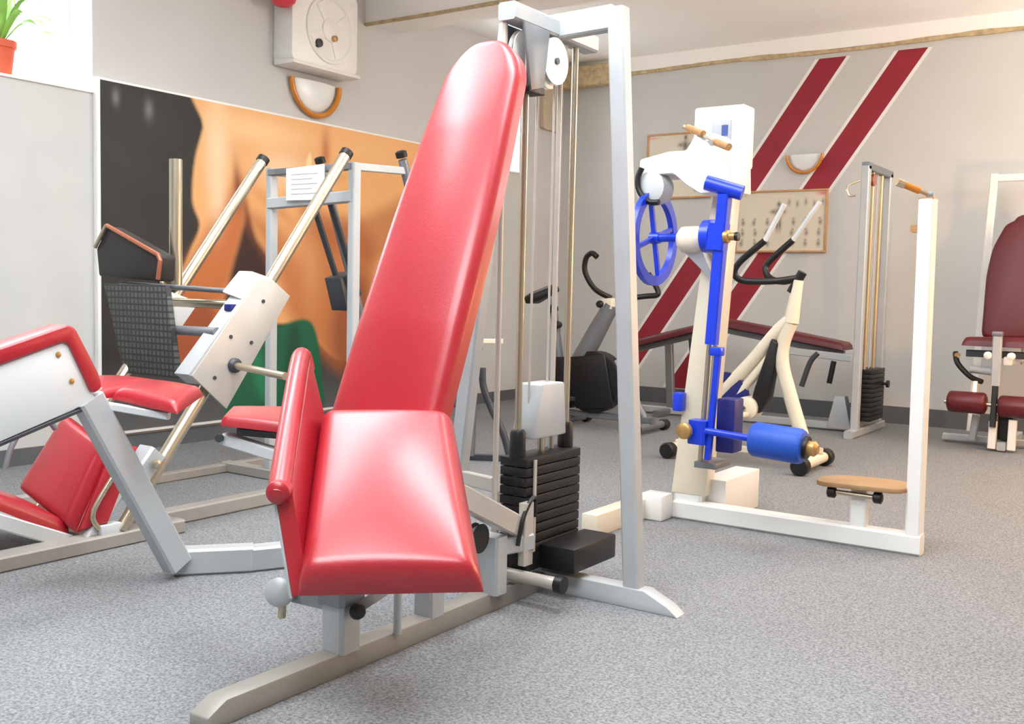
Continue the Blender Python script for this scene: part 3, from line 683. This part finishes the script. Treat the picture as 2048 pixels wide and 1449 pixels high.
    P('horn_collar', MB().lathe((-4.36, 3.26, 1.085), (1, .1, 0), [(0, .03), (.01, .042), (.03, .042), (.04, .03)], 16), 'chrome')
    P('foot_plate', MB().prism([(-4.46, 3.0, 1.085), (-3.985, 3.0, 1.085), (-3.925, 3.02, .655), (-4.33, 3.02, .655)], (0, .03, 0)), 'rubbergrid', bevel=.004)
    bx = P('shoulder_board', MB().prism([(-4.62, 3.08, 1.12), (-4.14, 3.08, 1.10), (-4.125, 3.08, 1.22), (-4.54, 3.08, 1.37), (-4.64, 3.08, 1.26)], (0, .09, 0)), 'darkboard', bevel=.012)
    obj('edge_trim', MB().tube([(-4.54, 3.075, 1.372), (-4.14, 3.075, 1.228), (-4.122, 3.075, 1.20), (-4.14, 3.075, 1.11)], .011, 8), 'copper', bx)
    obj('edge_trim', MB().tube([(-4.545, 3.075, 1.372), (-4.64, 3.075, 1.265)], .010, 8), 'chrome', bx)
    # rail continues down to the foot, seat wedge
    P('rail_clamp', MB().bar((-3.70, 2.64, .285), (-3.70, 2.72, .375), .10, .09, (1, 0, 0)), 'silver')
    P('clamp_bolt', MB().lathe((-3.64, 2.69, .33), (1, 0, 0), [(0, .02), (.02, .02), (.026, .01)], 12), 'chrome')
    P('back_pad', MB().quadpad([(-4.14, 2.62, .49), (-3.75, 2.555, .40), (-3.75, 2.39, .075), (-4.14, 2.40, .19)], .05, .014, .025), 'red')
    P('pad_edge', MB().quadpad([(-3.75, 2.56, .42), (-3.72, 2.66, .40), (-3.70, 2.50, .10), (-3.745, 2.39, .075)], .02, .004, .01, 8, 8), 'red')
    P('seat_pad', MB().quadpad([(-4.25, 2.36, .12), (-3.78, 2.38, .05), (-3.78, 2.05, .235), (-4.25, 2.05, .255)], .055, .02, .03), 'red')
    P('seat_bar', MB().bar((-3.79, 1.95, .235), (-3.79, 2.40, .025), .05, .06, (1, 0, 0)), 'panelgrey')
    P('side_handle', MB().tube(spline([(-4.0, 2.24, .33), (-4.0, 2.27, .42), (-4.0, 2.33, .50), (-4.0, 2.41, .52), (-4.0, 2.46, .47)]), .012, 10), 'grey')
    P('side_handle', MB().tube(spline([(-3.70, 2.60, .36), (-3.70, 2.56, .33), (-3.70, 2.46, .20), (-3.70, 2.435, .14), (-3.70, 2.46, .09), (-3.70, 2.5, .06)]), .012, 10), 'chrome')
    P('hinge_block', MB().box((-3.78, 2.46, .03), (-3.68, 2.56, .10)), 'panelgrey', bevel=.008)
    P('black_mat', MB().box((-4.3, 1.9, .0), (-3.8, 2.28, .012)), 'black')
    P('lower_strut', MB().bar((-3.73, 2.42, .03), (-3.73, 2.62, .30), .05, .05, (1, 0, 0)), 'panelgrey')
leg_press()

# ------------------------------------------------------------------ white frame with blue exercise arm
def white_machine():
    t = thing('white_cable_machine', 'white frame machine with blue hand wheel, blue lever and blue roller', 'gym machine', (-1.6, 4.56, 0))
    P = lambda n, mb, m, par=None, **k: obj(n, mb, m, par or t, **k)
    P('base_beam', MB().bar((-2.12, 4.58, .045), (-.965, 4.58, .045), .085, .09), 'white')
    P('tall_post', MB().bar((-1.0, 4.585, .085), (-1.012, 4.585, 1.52), .062, .085, (1, 0, 0)), 'white')
    P('post_cap', MB().box((-1.043, 4.543, 1.518), (-.981, 4.627, 1.526)), 'wood', bevel=.002)
    gp = P('grip', MB().tube([(-1.095, 4.50, 1.578), (-1.045, 4.555, 1.555)], .015, 12), 'amber')
    obj('grip_rod', MB().tube([(-1.118, 4.475, 1.588), (-1.095, 4.50, 1.578)], .018, 10).tube([(-1.045, 4.555, 1.555), (-1.0, 4.585, 1.535)], .009, 8), 'chrome', gp)
    P('catch', MB().box((-1.02, 4.57, 1.526), (-.99, 4.60, 1.55)), 'grey', bevel=.003)
    P('rear_peg', MB().bar((-1.06, 4.61, 1.40), (-1.06, 4.66, 1.40), .05, .03), 'wood')
    # feet of the column
    P('rear_beam', MB().prism([(-2.29, 3.95, 0), (-2.29, 3.95, .10), (-2.29, 4.55, .10), (-2.29, 4.55, 0)], (.08, 0, 0)), 'cream', bevel=.004)
    P('foot_block', MB().box((-2.25, 4.42, 0), (-2.12, 4.545, .125)), 'white', bevel=.01)
    P('rear_block', MB().box((-2.02, 4.63, .0), (-1.885, 5.08, .20)), 'white', bevel=.006)
    P('column_foot', MB().bar((-2.06, 4.62, .0), (-2.06, 4.62, .12), .15, .1, (1, 0, 0)), 'white')
    P('column', MB().prism([(-2.145, 4.57, .12), (-1.965, 4.57, .12), (-1.905, 4.57, 1.17), (-1.875, 4.57, 1.66), (-1.968, 4.57, 1.66), (-2.035, 4.57, 1.17)], (0, .10, 0)), 'cream', bevel=.006)
    # head
    P('head_housing', MB().prism([(-2.30, 4.42, 1.66), (-2.30, 4.42, 1.735), (-2.15, 4.42, 1.765), (-2.06, 4.42, 1.765), (-2.02, 4.42, 1.83), (-1.93, 4.42, 1.84), (-1.84, 4.42, 1.76), (-1.83, 4.42, 1.57), (-1.98, 4.42, 1.56), (-2.06, 4.42, 1.61), (-2.12, 4.42, 1.66)], (0, .26, 0)), 'white', bevel=.012)
    P('pulley_cheek', MB().lathe((-2.235, 4.40, 1.60), (0, 1, 0), [(0, .05), (.01, .075), (.12, .075), (.13, .05)], 24), 'panelgrey')
    P('cable_guard', MB().tube(spline([(-2.265, 4.385, 1.69), (-2.285, 4.385, 1.64), (-2.275, 4.385, 1.58), (-2.225, 4.385, 1.53), (-2.17, 4.385, 1.525)]), .014, 10), 'black')
    cb = P('console', MB().box((-2.115, 4.62, 1.70), (-1.855, 4.75, 1.995)), 'white', bevel=.014)
    obj('display', MB().box((-2.02, 4.612, 1.83), (-1.92, 4.62, 1.925)), 'displaygrey', cb, .002)
    obj('display_icon', MB().box((-1.965, 4.608, 1.85), (-1.935, 4.612, 1.90)), 'displayblue', cb)
    P('hand_grip', MB().tube([(-2.07, 4.46, 1.875), (-1.965, 4.40, 1.83)], .017, 12), 'wood')
    P('hand_grip', MB().tube([(-1.885, 4.36, 1.785), (-1.80, 4.31, 1.75)], .017, 12), 'wood')
    P('grip_bar', MB().tube([(-2.10, 4.48, 1.885), (-1.80, 4.31, 1.75)], .009, 10), 'chrome')
    P('grip_stem', MB().bar((-1.93, 4.39, 1.81), (-1.93, 4.5, 1.77), .03, .03), 'white')
    # hand wheel on an axle along x
    wc = Vector((-2.245, 4.50, 1.365))
    wh = P('hand_wheel', ring(wc, .208, .045, .028), 'blue')
    for k in range(4):
        a = k * PI / 2 + .28; d = Vector((0, math.cos(a), math.sin(a)))
        obj('spoke', MB().bar(wc + d * .01, wc + d * .205, .022, .022), 'blue', wh)
    obj('hub', MB().lathe(wc - Vector((.02, 0, 0)), (1, 0, 0), [(0, .028), (.05, .028)], 16), 'blue', wh)
    P('axle', MB().tube([wc, (-1.90, 4.47, 1.365)], .02), 'blue')
    P('gear_case', MB().lathe((-2.10, 4.47, 1.355), (1, 0, 0), [(0, .04), (.02, .062), (.09, .064), (.12, .05)], 10), 'cream')
    P('case_bracket', MB().prism([(-2.08, 4.47, 1.30), (-1.98, 4.47, 1.30), (-1.94, 4.53, 1.17), (-1.96, 4.53, 1.17)], (0, .06, 0)), 'panelgrey', bevel=.004)
    # lever
    P('pivot_ring', MB().lathe((-1.955, 4.42, 1.365), (1, 0, 0), [(0, .05), (.006, .075), (.05, .078), (.06, .06)], 24), 'blue')
    P('lever_bar', MB().bar((-1.842, 4.38, 1.55), (-1.878, 4.38, .87), .052, .05, (1, 0, 0)), 'blue')
    P('lever_sleeve', MB().bar((-1.862, 4.38, 1.42), (-1.872, 4.38, 1.30), .085, .07, (1, 0, 0)), 'blue')
    P('t_handle', MB().tube([(-1.925, 4.36, 1.605), (-1.765, 4.40, 1.555)], .034, 16), 'blue')
    P('pivot_knob', MB().lathe((-1.83, 4.37, 1.36), (1, 0, 0), [(0, .03), (.02, .03), (.025, .018), (.05, .018)], 14), 'gold')
    P('knob_tip', MB().lathe((-1.785, 4.37, 1.36), (1, 0, 0), [(0, .01), (.006, .02), (.022, .02), (.028, 0)], 14), 'black')
    for dx in (0, .03):
        P('slide_rod', MB().tube([(-1.93 + dx, 4.42, .32), (-1.905 + dx, 4.42, .90)], .012), 'chrome')
    P('link_rod', MB().bar((-1.835, 4.36, .84), (-1.868, 4.36, .34), .026, .03, (1, 0, 0)), 'blue')
    P('link_head', MB().box((-1.872, 4.34, .82), (-1.815, 4.39, .86)), 'blue', bevel=.006)
    P('drive_block', MB().box((-1.86, 4.42, .37), (-1.77, 4.53, .62)), 'navy', bevel=.008)
    P('side_bracket_plate', MB().box((-2.13, 4.52, .53), (-2.08, 4.57, .62)), 'blue', bevel=.006)
    P('rod_base', MB().box((-1.95, 4.39, .29), (-1.84, 4.57, .32)), 'grey', bevel=.005)
    P('arm_clamp', MB().bar((-1.915, 4.36, .41), (-1.912, 4.36, .52), .085, .085, (1, 0, 0)), 'blue')
    P('clamp_cap', MB().lathe((-1.955, 4.30, .472), (-.2, -1, 0), [(0, .038), (.02, .038), (.028, .028), (.03, 0)], 18), 'gold')
    P('roller_shaft', MB().tube([(-1.93, 4.34, .478), (-1.38, 4.34, .445)], .017, 12), 'blue')
    rl = P('roller_pad', MB().lathe((-1.655, 4.34, .462), (.26, 0, -.015), [(0, .05), (.006, .07), (.02, .078), (.22, .078), (.236, .07), (.242, .05)], 24), 'bluepad')
    obj('end_disc', MB().lathe((-1.413, 4.34, .4475), (.26, 0, -.015), [(0, .05), (.015, .05)], 18), 'black', rl)
    obj('end_cap', MB().lathe((-1.40, 4.34, .4465), (.26, 0, -.015), [(0, .032), (.03, .034), (.045, .02)], 16), 'gold', rl)
    P('shaft_crank', MB().bar((-1.385, 4.36, .44), (-1.385, 4.46, .42), .03, .03), 'cream')
    # small wooden seat on the base
    P('seat_post', MB().bar((-1.235, 4.58, .085), (-1.235, 4.58, .255), .07, .06, (1, 0, 0)), 'white')
    st = rounded([(-.185, -.11), (.185, -.11), (.21, .05), (.12, .14), (-.12, .14), (-.21, .05)], .06)
    P('wooden_seat', MB().prism([(-1.225 + p.x, 4.60 + p.y, .262 + p.x * .02) for p in st], (0, 0, .022)), 'tanseat', bevel=.005)
    P('knob_bar', MB().tube([(-1.335, 4.53, .235), (-1.14, 4.53, .232)], .012), 'chrome')
    for x in (-1.345, -1.145):
        P('black_knob', MB().lathe((x - .02, 4.53, .233), (1, 0, 0), [(0, .018), (.006, .026), (.034, .026), (.04, .015)], 14), 'black')
def ring(c, R, w, dp, n=40):
    """flat band ring round the x axis"""
    vs = []; fs = []
    for i in range(n):
        a = 2 * PI * i / n; d = Vector((0, math.cos(a), math.sin(a)))
        for rr, xx in ((R - w / 2, -dp / 2), (R + w / 2, -dp / 2), (R + w / 2, dp / 2), (R - w / 2, dp / 2)): vs.append(c + d * rr + Vector((xx, 0, 0)))
    for i in range(n):
        j = (i + 1) % n; fs += [(4 * i + k, 4 * i + (k + 1) % 4, 4 * j + (k + 1) % 4, 4 * j + k) for k in range(4)]
    return MB().add(vs, fs)
white_machine()

# ------------------------------------------------------------------ exercise bikes
def cream_bike():
    t = thing('exercise_bike', 'cream exercise bike with black handlebars behind the blue roller', 'exercise bike', (-2.5, 6.35, 0), 'exercise bikes')
    P = lambda n, mb, m, **k: obj(n, mb, m, t, **k)
    Y = 6.35
    P('stem', MB().tube([(-2.155, Y, 1.20), (-2.175, Y, 1.05), (-2.19, Y, .93)], [.034, .042, .05]), 'cream')
    P('main_tube', MB().tube(spline([(-2.18, Y, .965), (-2.28, Y, .87), (-2.45, Y, .66), (-2.67, Y, .42)]), .042), 'cream')
    P('lower_tube', MB().tube([(-2.26, Y, .78), (-2.40, Y, .60), (-2.58, Y, .38)], .03), 'cream')
    P('front_leg', MB().tube(spline([(-2.19, Y, .93), (-2.235, Y, .80), (-2.235, Y, .66), (-2.17, Y, .45), (-2.09, Y, .22)]), .045), 'cream')
    P('wheel_cover', MB().prism([(-2.30, Y - .05, .83), (-2.25, Y - .05, .80), (-2.30, Y - .05, .45), (-2.36, Y - .05, .34), (-2.44, Y - .05, .33), (-2.40, Y - .05, .50)], (0, .10, 0)), 'black', bevel=.015)
    P('flywheel', MB().lathe((-2.62, Y - .03, .42), (0, 1, 0), [(0, .1), (.005, .17), (.05, .17), (.06, .1)], 28), 'navy')
    P('crank_case', MB().lathe((-2.44, Y - .09, .37), (0, 1, 0), [(0, .05), (.01, .075), (.15, .075), (.16, .05)], 20), 'cream')
    P('pedal', MB().box((-2.54, Y - .19, .32), (-2.40, Y - .10, .35)), 'cream', bevel=.01)
    P('crank_arm', MB().bar((-2.44, Y - .10, .38), (-2.48, Y - .10, .34), .03, .02), 'darkgrey')
    P('floor_tube', MB().bar((-2.95, Y, .09), (-2.05, Y, .09), .05, .04), 'cream')
    P('front_foot', MB().tube([(-2.02, Y - .2, .06), (-2.02, Y + .25, .06)], .035), 'cream')
    for s in (-.22, .26): P('foot_cap', MB().lathe((-2.02, Y + s - .03, .058), (0, 1, 0), [(0, .05), (.01, .058), (.06, .058), (.07, .045)], 16), 'black')
    P('rear_foot', MB().tube([(-2.93, Y - .15, .07), (-2.93, Y + .25, .07)], .03), 'cream')
    for s in (-.17, .26): P('foot_cap', MB().lathe((-2.93, Y + s - .04, .055), (0, 1, 0), [(0, .045), (.01, .053), (.07, .053), (.08, .04)], 16), 'black')
    P('rear_strut', MB().tube([(-2.93, Y, .07), (-2.66, Y, .43)], .028), 'cream')
    P('bar_clamp', MB().tube([(-2.13, Y, 1.25), (-2.20, Y, 1.12)], .03), 'black')
    P('handlebar', MB().tube(spline([(-2.15, Y, 1.215), (-2.30, Y - .06, 1.19), (-2.47, Y - .12, 1.19), (-2.52, Y - .15, 1.235), (-2.48, Y - .16, 1.31), (-2.32, Y - .17, 1.44)]), .021), 'black')
    P('handlebar', MB().tube(spline([(-2.15, Y, 1.215), (-2.27, Y + .06, 1.19), (-2.38, Y + .12, 1.21), (-2.43, Y + .15, 1.27), (-2.40, Y + .16, 1.33), (-2.26, Y + .17, 1.46)]), .021), 'black')
    P('bar_end', MB().tube([(-2.32, Y - .17, 1.44), (-2.20, Y - .18, 1.66)], .016), 'panelgrey')
    P('bar_end', MB().tube([(-2.26, Y + .17, 1.46), (-2.09, Y + .16, 1.70)], .016), 'panelgrey')
cream_bike()
def dark_bike():
    t = thing('exercise_bike', 'dark grey exercise bike with black saddle behind the cable tower', 'exercise bike', (-4.1, 7.2, 0), 'exercise bikes')
    P = lambda n, mb, m, **k: obj(n, mb, m, t, **k)
    Y = 7.2
    sd = rounded([(-.15, -.10), (-.10, -.10), (.13, -.025), (.15, 0), (.13, .025), (-.10, .10), (-.15, .10)], .03)
    P('saddle', MB().cushion([(p.x, p.y) for p in sd], (-4.59, Y, 1.07), (1, 0, .42), (0, 1, 0), .07, .02, .03), 'black')
    P('seat_post', MB().tube([(-4.52, Y, 1.04), (-4.47, Y, .80), (-4.42, Y, .5)], .032), 'grey')
    P('post_knob', MB().lathe((-4.46, Y - .10, .95), (0, 1, 0), [(0, .02), (.02, .035), (.07, .03)], 14), 'black')
    P('post_knob', MB().lathe((-4.42, Y - .10, .82), (0, 1, 0), [(0, .02), (.02, .035), (.07, .03)], 14), 'black')
    P('rear_cover', MB().prism([(-4.46, Y - .05, .55), (-4.36, Y - .05, .56), (-4.28, Y - .05, .14), (-4.42, Y - .05, .14)], (0, .1, 0)), 'black', bevel=.012)
    P('frame_tube', MB().tube([(-3.95, Y, 1.0), (-4.08, Y, .78), (-4.24, Y, .5)], [.065, .075, .085], 16), 'grey')
    P('flywheel_cover', MB().lathe((-4.08, Y - .08, .37), (0, 1, 0), [(0, .15), (.012, .25), (.14, .25), (.16, .15)], 32), 'black')
    P('chain_guard', MB().prism([(-4.34, Y - .1, .56), (-3.95, Y - .1, .60), (-3.86, Y - .1, .18), (-4.2, Y - .1, .15)], (0, .03, 0)), 'black', bevel=.008)
    P('pedal', MB().box((-4.30, Y - .24, .22), (-4.18, Y - .14, .25)), 'darkgrey', bevel=.006)
    P('floor_tube', MB().bar((-4.35, Y, .10), (-3.55, Y, .10), .06, .05), 'grey')
    for x in (-3.58, -4.3):
        P('foot_tube', MB().tube([(x, Y - .22, .05), (x, Y + .25, .05)], .03), 'grey')
        for s in (-.25, .25): P('foot_cap', MB().lathe((x, Y + s - .04, .045), (0, 1, 0), [(0, .035), (.01, .044), (.07, .044), (.08, .035)], 14), 'black')
    P('front_strut', MB().tube([(-3.9, Y, .55), (-3.62, Y, .10)], .03), 'grey')
    P('bar_clamp', MB().box((-4.02, Y - .06, .96), (-3.92, Y + .06, 1.05)), 'cream', bevel=.01)
    P('clamp_knob', MB().lathe((-4.02, Y - .10, 1.0), (0, 1, 0), [(0, .02), (.02, .03), (.06, .03)], 12), 'black')
    P('handlebar', MB().tube(spline([(-3.95, Y - .02, 1.05), (-4.04, Y - .12, 1.12), (-4.11, Y - .16, 1.25), (-4.10, Y - .17, 1.36), (-4.05, Y - .17, 1.40), (-4.0, Y - .17, 1.37)]), .022, 10), 'black')
    P('handlebar', MB().tube(spline([(-3.92, Y + .02, 1.04), (-3.72, Y + .12, 1.07), (-3.62, Y + .15, 1.09), (-3.66, Y + .15, 1.18), (-3.71, Y + .15, 1.25)]), .022, 10), 'black')
dark_bike()
def bent_stand():
    t = thing('curved_tube_stand', 'dark curved tube stand behind the left tower post', 'stand', (-3.78, 5.3, 0))
    P = lambda n, mb, m, **k: obj(n, mb, m, t, **k)
    P('curved_leg', MB().tube(spline([(-3.80, 5.25, .60), (-3.79, 5.25, .48), (-3.74, 5.28, .33), (-3.67, 5.30, .20), (-3.62, 5.32, .03)]), .022, 10), 'darkgrey')
    P('floor_bar', MB().bar((-3.95, 5.2, .02), (-3.55, 5.42, .02), .04, .04), 'darkgrey')
    P('upright', MB().tube([(-3.86, 5.23, .03), (-3.84, 5.24, .74)], .02, 10), 'grey')
    P('top_bar', MB().bar((-3.86, 5.22, .77), (-3.70, 5.33, .77), .035, .03), 'cream')
    P('red_knob', MB().lathe((-3.80, 5.20, .725), (.56, -.83, 0), [(0, .02), (.006, .03), (.03, .03), (.04, .01)], 14), 'darkred')
bent_stand()

# ------------------------------------------------------------------ red bench, cable tower and chair machine along the back wall
def wall_bench():
    t = thing('weight_bench', 'long dark red bench on grey legs by the back wall', 'bench', (-3.4, 8.4, 0))
    P = lambda n, mb, m, **k: obj(n, mb, m, t, **k)
    P('inclined_pad', MB().quadpad([(-4.42, 8.56, .58), (-3.56, 8.56, .81), (-3.56, 8.28, .81), (-4.42, 8.28, .58)][::1], .055, .012, .03), 'darkred')
    P('flat_pad', MB().quadpad([(-3.52, 8.56, .835), (-2.42, 8.56, .67), (-2.42, 8.28, .67), (-3.52, 8.28, .835)], .055, .012, .03), 'darkred')
    P('pad_frame', MB().bar((-4.4, 8.42, .56), (-3.55, 8.42, .79), .05, .05), 'grey')
    P('pad_frame', MB().bar((-3.55, 8.42, .80), (-2.45, 8.42, .635), .05, .05), 'grey')
    P('leg', MB().bar((-4.02, 8.42, .64), (-3.98, 8.42, .05), .07, .05, (1, 0, 0)), 'grey')
    P('leg', MB().bar((-3.80, 8.42, .70), (-3.72, 8.42, .05), .05, .05, (1, 0, 0)), 'darkgrey')
    P('floor_bar', MB().bar((-4.3, 8.42, .04), (-2.4, 8.42, .04), .06, .06), 'silver')
    P('foot_bar', MB().bar((-4.0, 8.15, .03), (-4.0, 8.7, .03), .06, .06), 'grey')
    P('side_bar', MB().bar((-2.95, 8.30, .65), (-2.35, 8.30, .61), .05, .06), 'silver')
    P('adjuster', MB().tube(spline([(-2.62, 8.28, .64), (-2.68, 8.27, .56), (-2.74, 8.26, .36)]), .022, 10), 'darkgrey')
    P('adjuster', MB().tube([(-2.49, 8.28, .58), (-2.52, 8.28, .40)], .022, 10), 'black')
    P('foot_stand', MB().prism([(-2.56, 8.38, .02), (-2.36, 8.38, .02), (-2.42, 8.38, .29), (-2.50, 8.38, .29)], (0, .1, 0)), 'silver', bevel=.006)
wall_bench()
def cable_tower():
    t = thing('cable_tower', 'narrow silver cable tower with black weight stack beside the maroon stripes', 'gym machine', (-2.25, 8.5, 0))
    P = lambda n, mb, m, **k: obj(n, mb, m, t, **k)
    P('front_post', MB().bar((-2.27, 8.17, .03), (-2.27, 8.17, 2.12), .06, .07, (1, 0, 0)), 'silver')
    P('rear_post', MB().bar((-2.27, 8.82, .03), (-2.27, 8.82, 2.12), .06, .07, (1, 0, 0)), 'silver')
    P('top_beam', MB().bar((-2.27, 8.14, 2.12), (-2.27, 8.86, 2.12), .06, .06), 'grey')
    P('base_beam', MB().bar((-2.27, 8.0, .03), (-2.27, 8.95, .03), .07, .06), 'silver')
    for y in (8.36, 8.62): P('guide_rod', MB().tube([(-2.27, y, .08), (-2.27, y, 2.09)], .014), 'rodgold')
    P('cable', MB().tube([(-2.27, 8.49, .5), (-2.27, 8.49, 2.09)], .006, 8), 'plate')
    p0 = P('weight_plate', MB().box((-2.33, 8.29, .11), (-2.19, 8.69, .145)), 'iron', bevel=.004)
    for k in range(1, 11): copy_part(p0, t, (0, 0, k * .038))
    P('selector_pin', MB().lathe((-2.19, 8.6, .40), (1, 0, 0), [(0, .012), (.04, .012), (.04, .03), (.06, .03)], 12), 'black')
    P('hook', MB().tube(spline([(-2.30, 8.1, 2.0), (-2.36, 8.0, 1.95), (-2.34, 7.98, 1.88), (-2.30, 8.0, 1.88)]), .008, 8), 'chrome')
    P('pulley', MB().lathe((-2.29, 8.34, 2.03), (1, 0, 0), [(0, .05), (.01, .045), (.03, .045), (.04, .05)], 18), 'copper')
cable_tower()
def chair_machine():
    t = thing('leg_extension_machine', 'dark red seat machine with white frame and foam rollers at the right edge', 'gym machine', (-1.25, 8.6, 0))
    P = lambda n, mb, m, **k: obj(n, mb, m, t, **k)
    P('frame_post', MB().bar((-1.55, 8.9, .04), (-1.475, 8.9, 2.1), .055, .05, (1, 0, 0)), 'white')
    P('frame_post', MB().bar((-.85, 8.9, .04), (-.925, 8.9, 2.1), .055, .05, (1, 0, 0)), 'white')
    P('frame_top', MB().bar((-1.46, 8.9, 2.065), (-.94, 8.9, 2.065), .042, .055, (0, 1, 0)), 'white')
    P('cable', MB().tube([(-1.2, 8.9, .6), (-1.2, 8.9, 2.07)], .012, 8), 'plate')
    o = [(-.27, 0), (.27, 0), (.27, .5), (.24, .72), (.16, .90)]
    o += [(.1 * math.cos(k / 6 * PI), .93 + .05 * math.sin(k / 6 * PI)) for k in range(7)]
    o += [(-.16, .90), (-.24, .72), (-.27, .5)]
    o = rounded(o, .06, 3, .08)
    P('backrest', MB().cushion([(p.x, p.y) for p in o], (-1.19, 8.62, .80), (1, 0, 0), (0, .16, 1), .08, .02, .035), 'darkred')
    P('seat', MB().quadpad([(-1.46, 8.62, .74), (-.92, 8.62, .74), (-.86, 8.18, .76), (-1.52, 8.18, .76)], .065, .015, .03), 'darkred')
    P('seat_frame', MB().bar((-1.50, 8.3, .70), (-.88, 8.3, .70), .07, .05, (0, 1, 0)), 'darkgrey')
    P('seat_beam', MB().bar((-1.2, 8.2, .66), (-1.2, 8.9, .66), .06, .06), 'white')
    P('front_column', MB().bar((-1.265, 8.12, .84), (-1.262, 8.12, .48), .06, .06, (1, 0, 0)), 'silver')
    P('column_cap', MB().box((-1.30, 8.085, .84), (-1.23, 8.155, .875)), 'grey', bevel=.006)
    P('lever', MB().bar((-1.262, 8.12, .48), (-1.26, 8.08, .18), .04, .04, (1, 0, 0)), 'black')
    for x in (-1.32, -1.165): P('white_knob', MB().lathe((x, 8.12, .70), (0, -1, 0), [(0, .012), (.01, .028), (.035, .028), (.045, .012)], 14), 'white')
    P('link_arm', MB().tube(spline([(-1.58, 8.3, .70), (-1.55, 8.25, .62), (-1.45, 8.2, .53), (-1.36, 8.15, .50)]), .02, 10), 'black')
    P('link_tube', MB().tube([(-1.45, 8.22, .585), (-1.26, 8.15, .575)], .028, 12), 'silver')
    P('arm_bolt', MB().lathe((-1.56, 8.28, .68), (0, -1, 0), [(0, .02), (.02, .02)], 12), 'gold')
    P('roller', MB().lathe((-1.58, 8.1, .345), (1, 0, 0), [(0, .05), (.01, .072), (.025, .08), (.245, .08), (.26, .072), (.27, .05)], 24), 'darkred')
    P('roller', MB().lathe((-1.235, 8.1, .335), (1, 0, 0), [(0, .05), (.01, .072), (.025, .08), (.285, .08), (.30, .072), (.31, .05)], 24), 'darkred')
    P('roller_shaft', MB().tube([(-1.6, 8.1, .34), (-.9, 8.1, .34)], .016), 'chrome')
    P('roller_bracket', MB().bar((-1.40, 8.14, .50), (-1.40, 8.11, .40), .03, .03), 'white')
    P('short_post', MB().bar((-1.43, 8.3, .05), (-1.41, 8.3, .24), .05, .05, (1, 0, 0)), 'silver')
    P('base_bar', MB().bar((-1.66, 8.42, .04), (-.85, 8.42, .04), .06, .05), 'silver')
    P('front_leg', MB().bar((-1.265, 8.12, .02), (-1.262, 8.12, .22), .055, .05, (1, 0, 0)), 'white')
    P('front_leg', MB().bar((-1.135, 8.12, .02), (-1.132, 8.12, .24), .055, .05, (1, 0, 0)), 'white')
    P('base_beam', MB().bar((-1.2, 8.1, .04), (-1.2, 8.92, .04), .06, .06), 'silver')
    P('dark_box', MB().box((-1.24, 8.16, .08), (-1.14, 8.4, .30)), 'black', bevel=.01)
chair_machine()
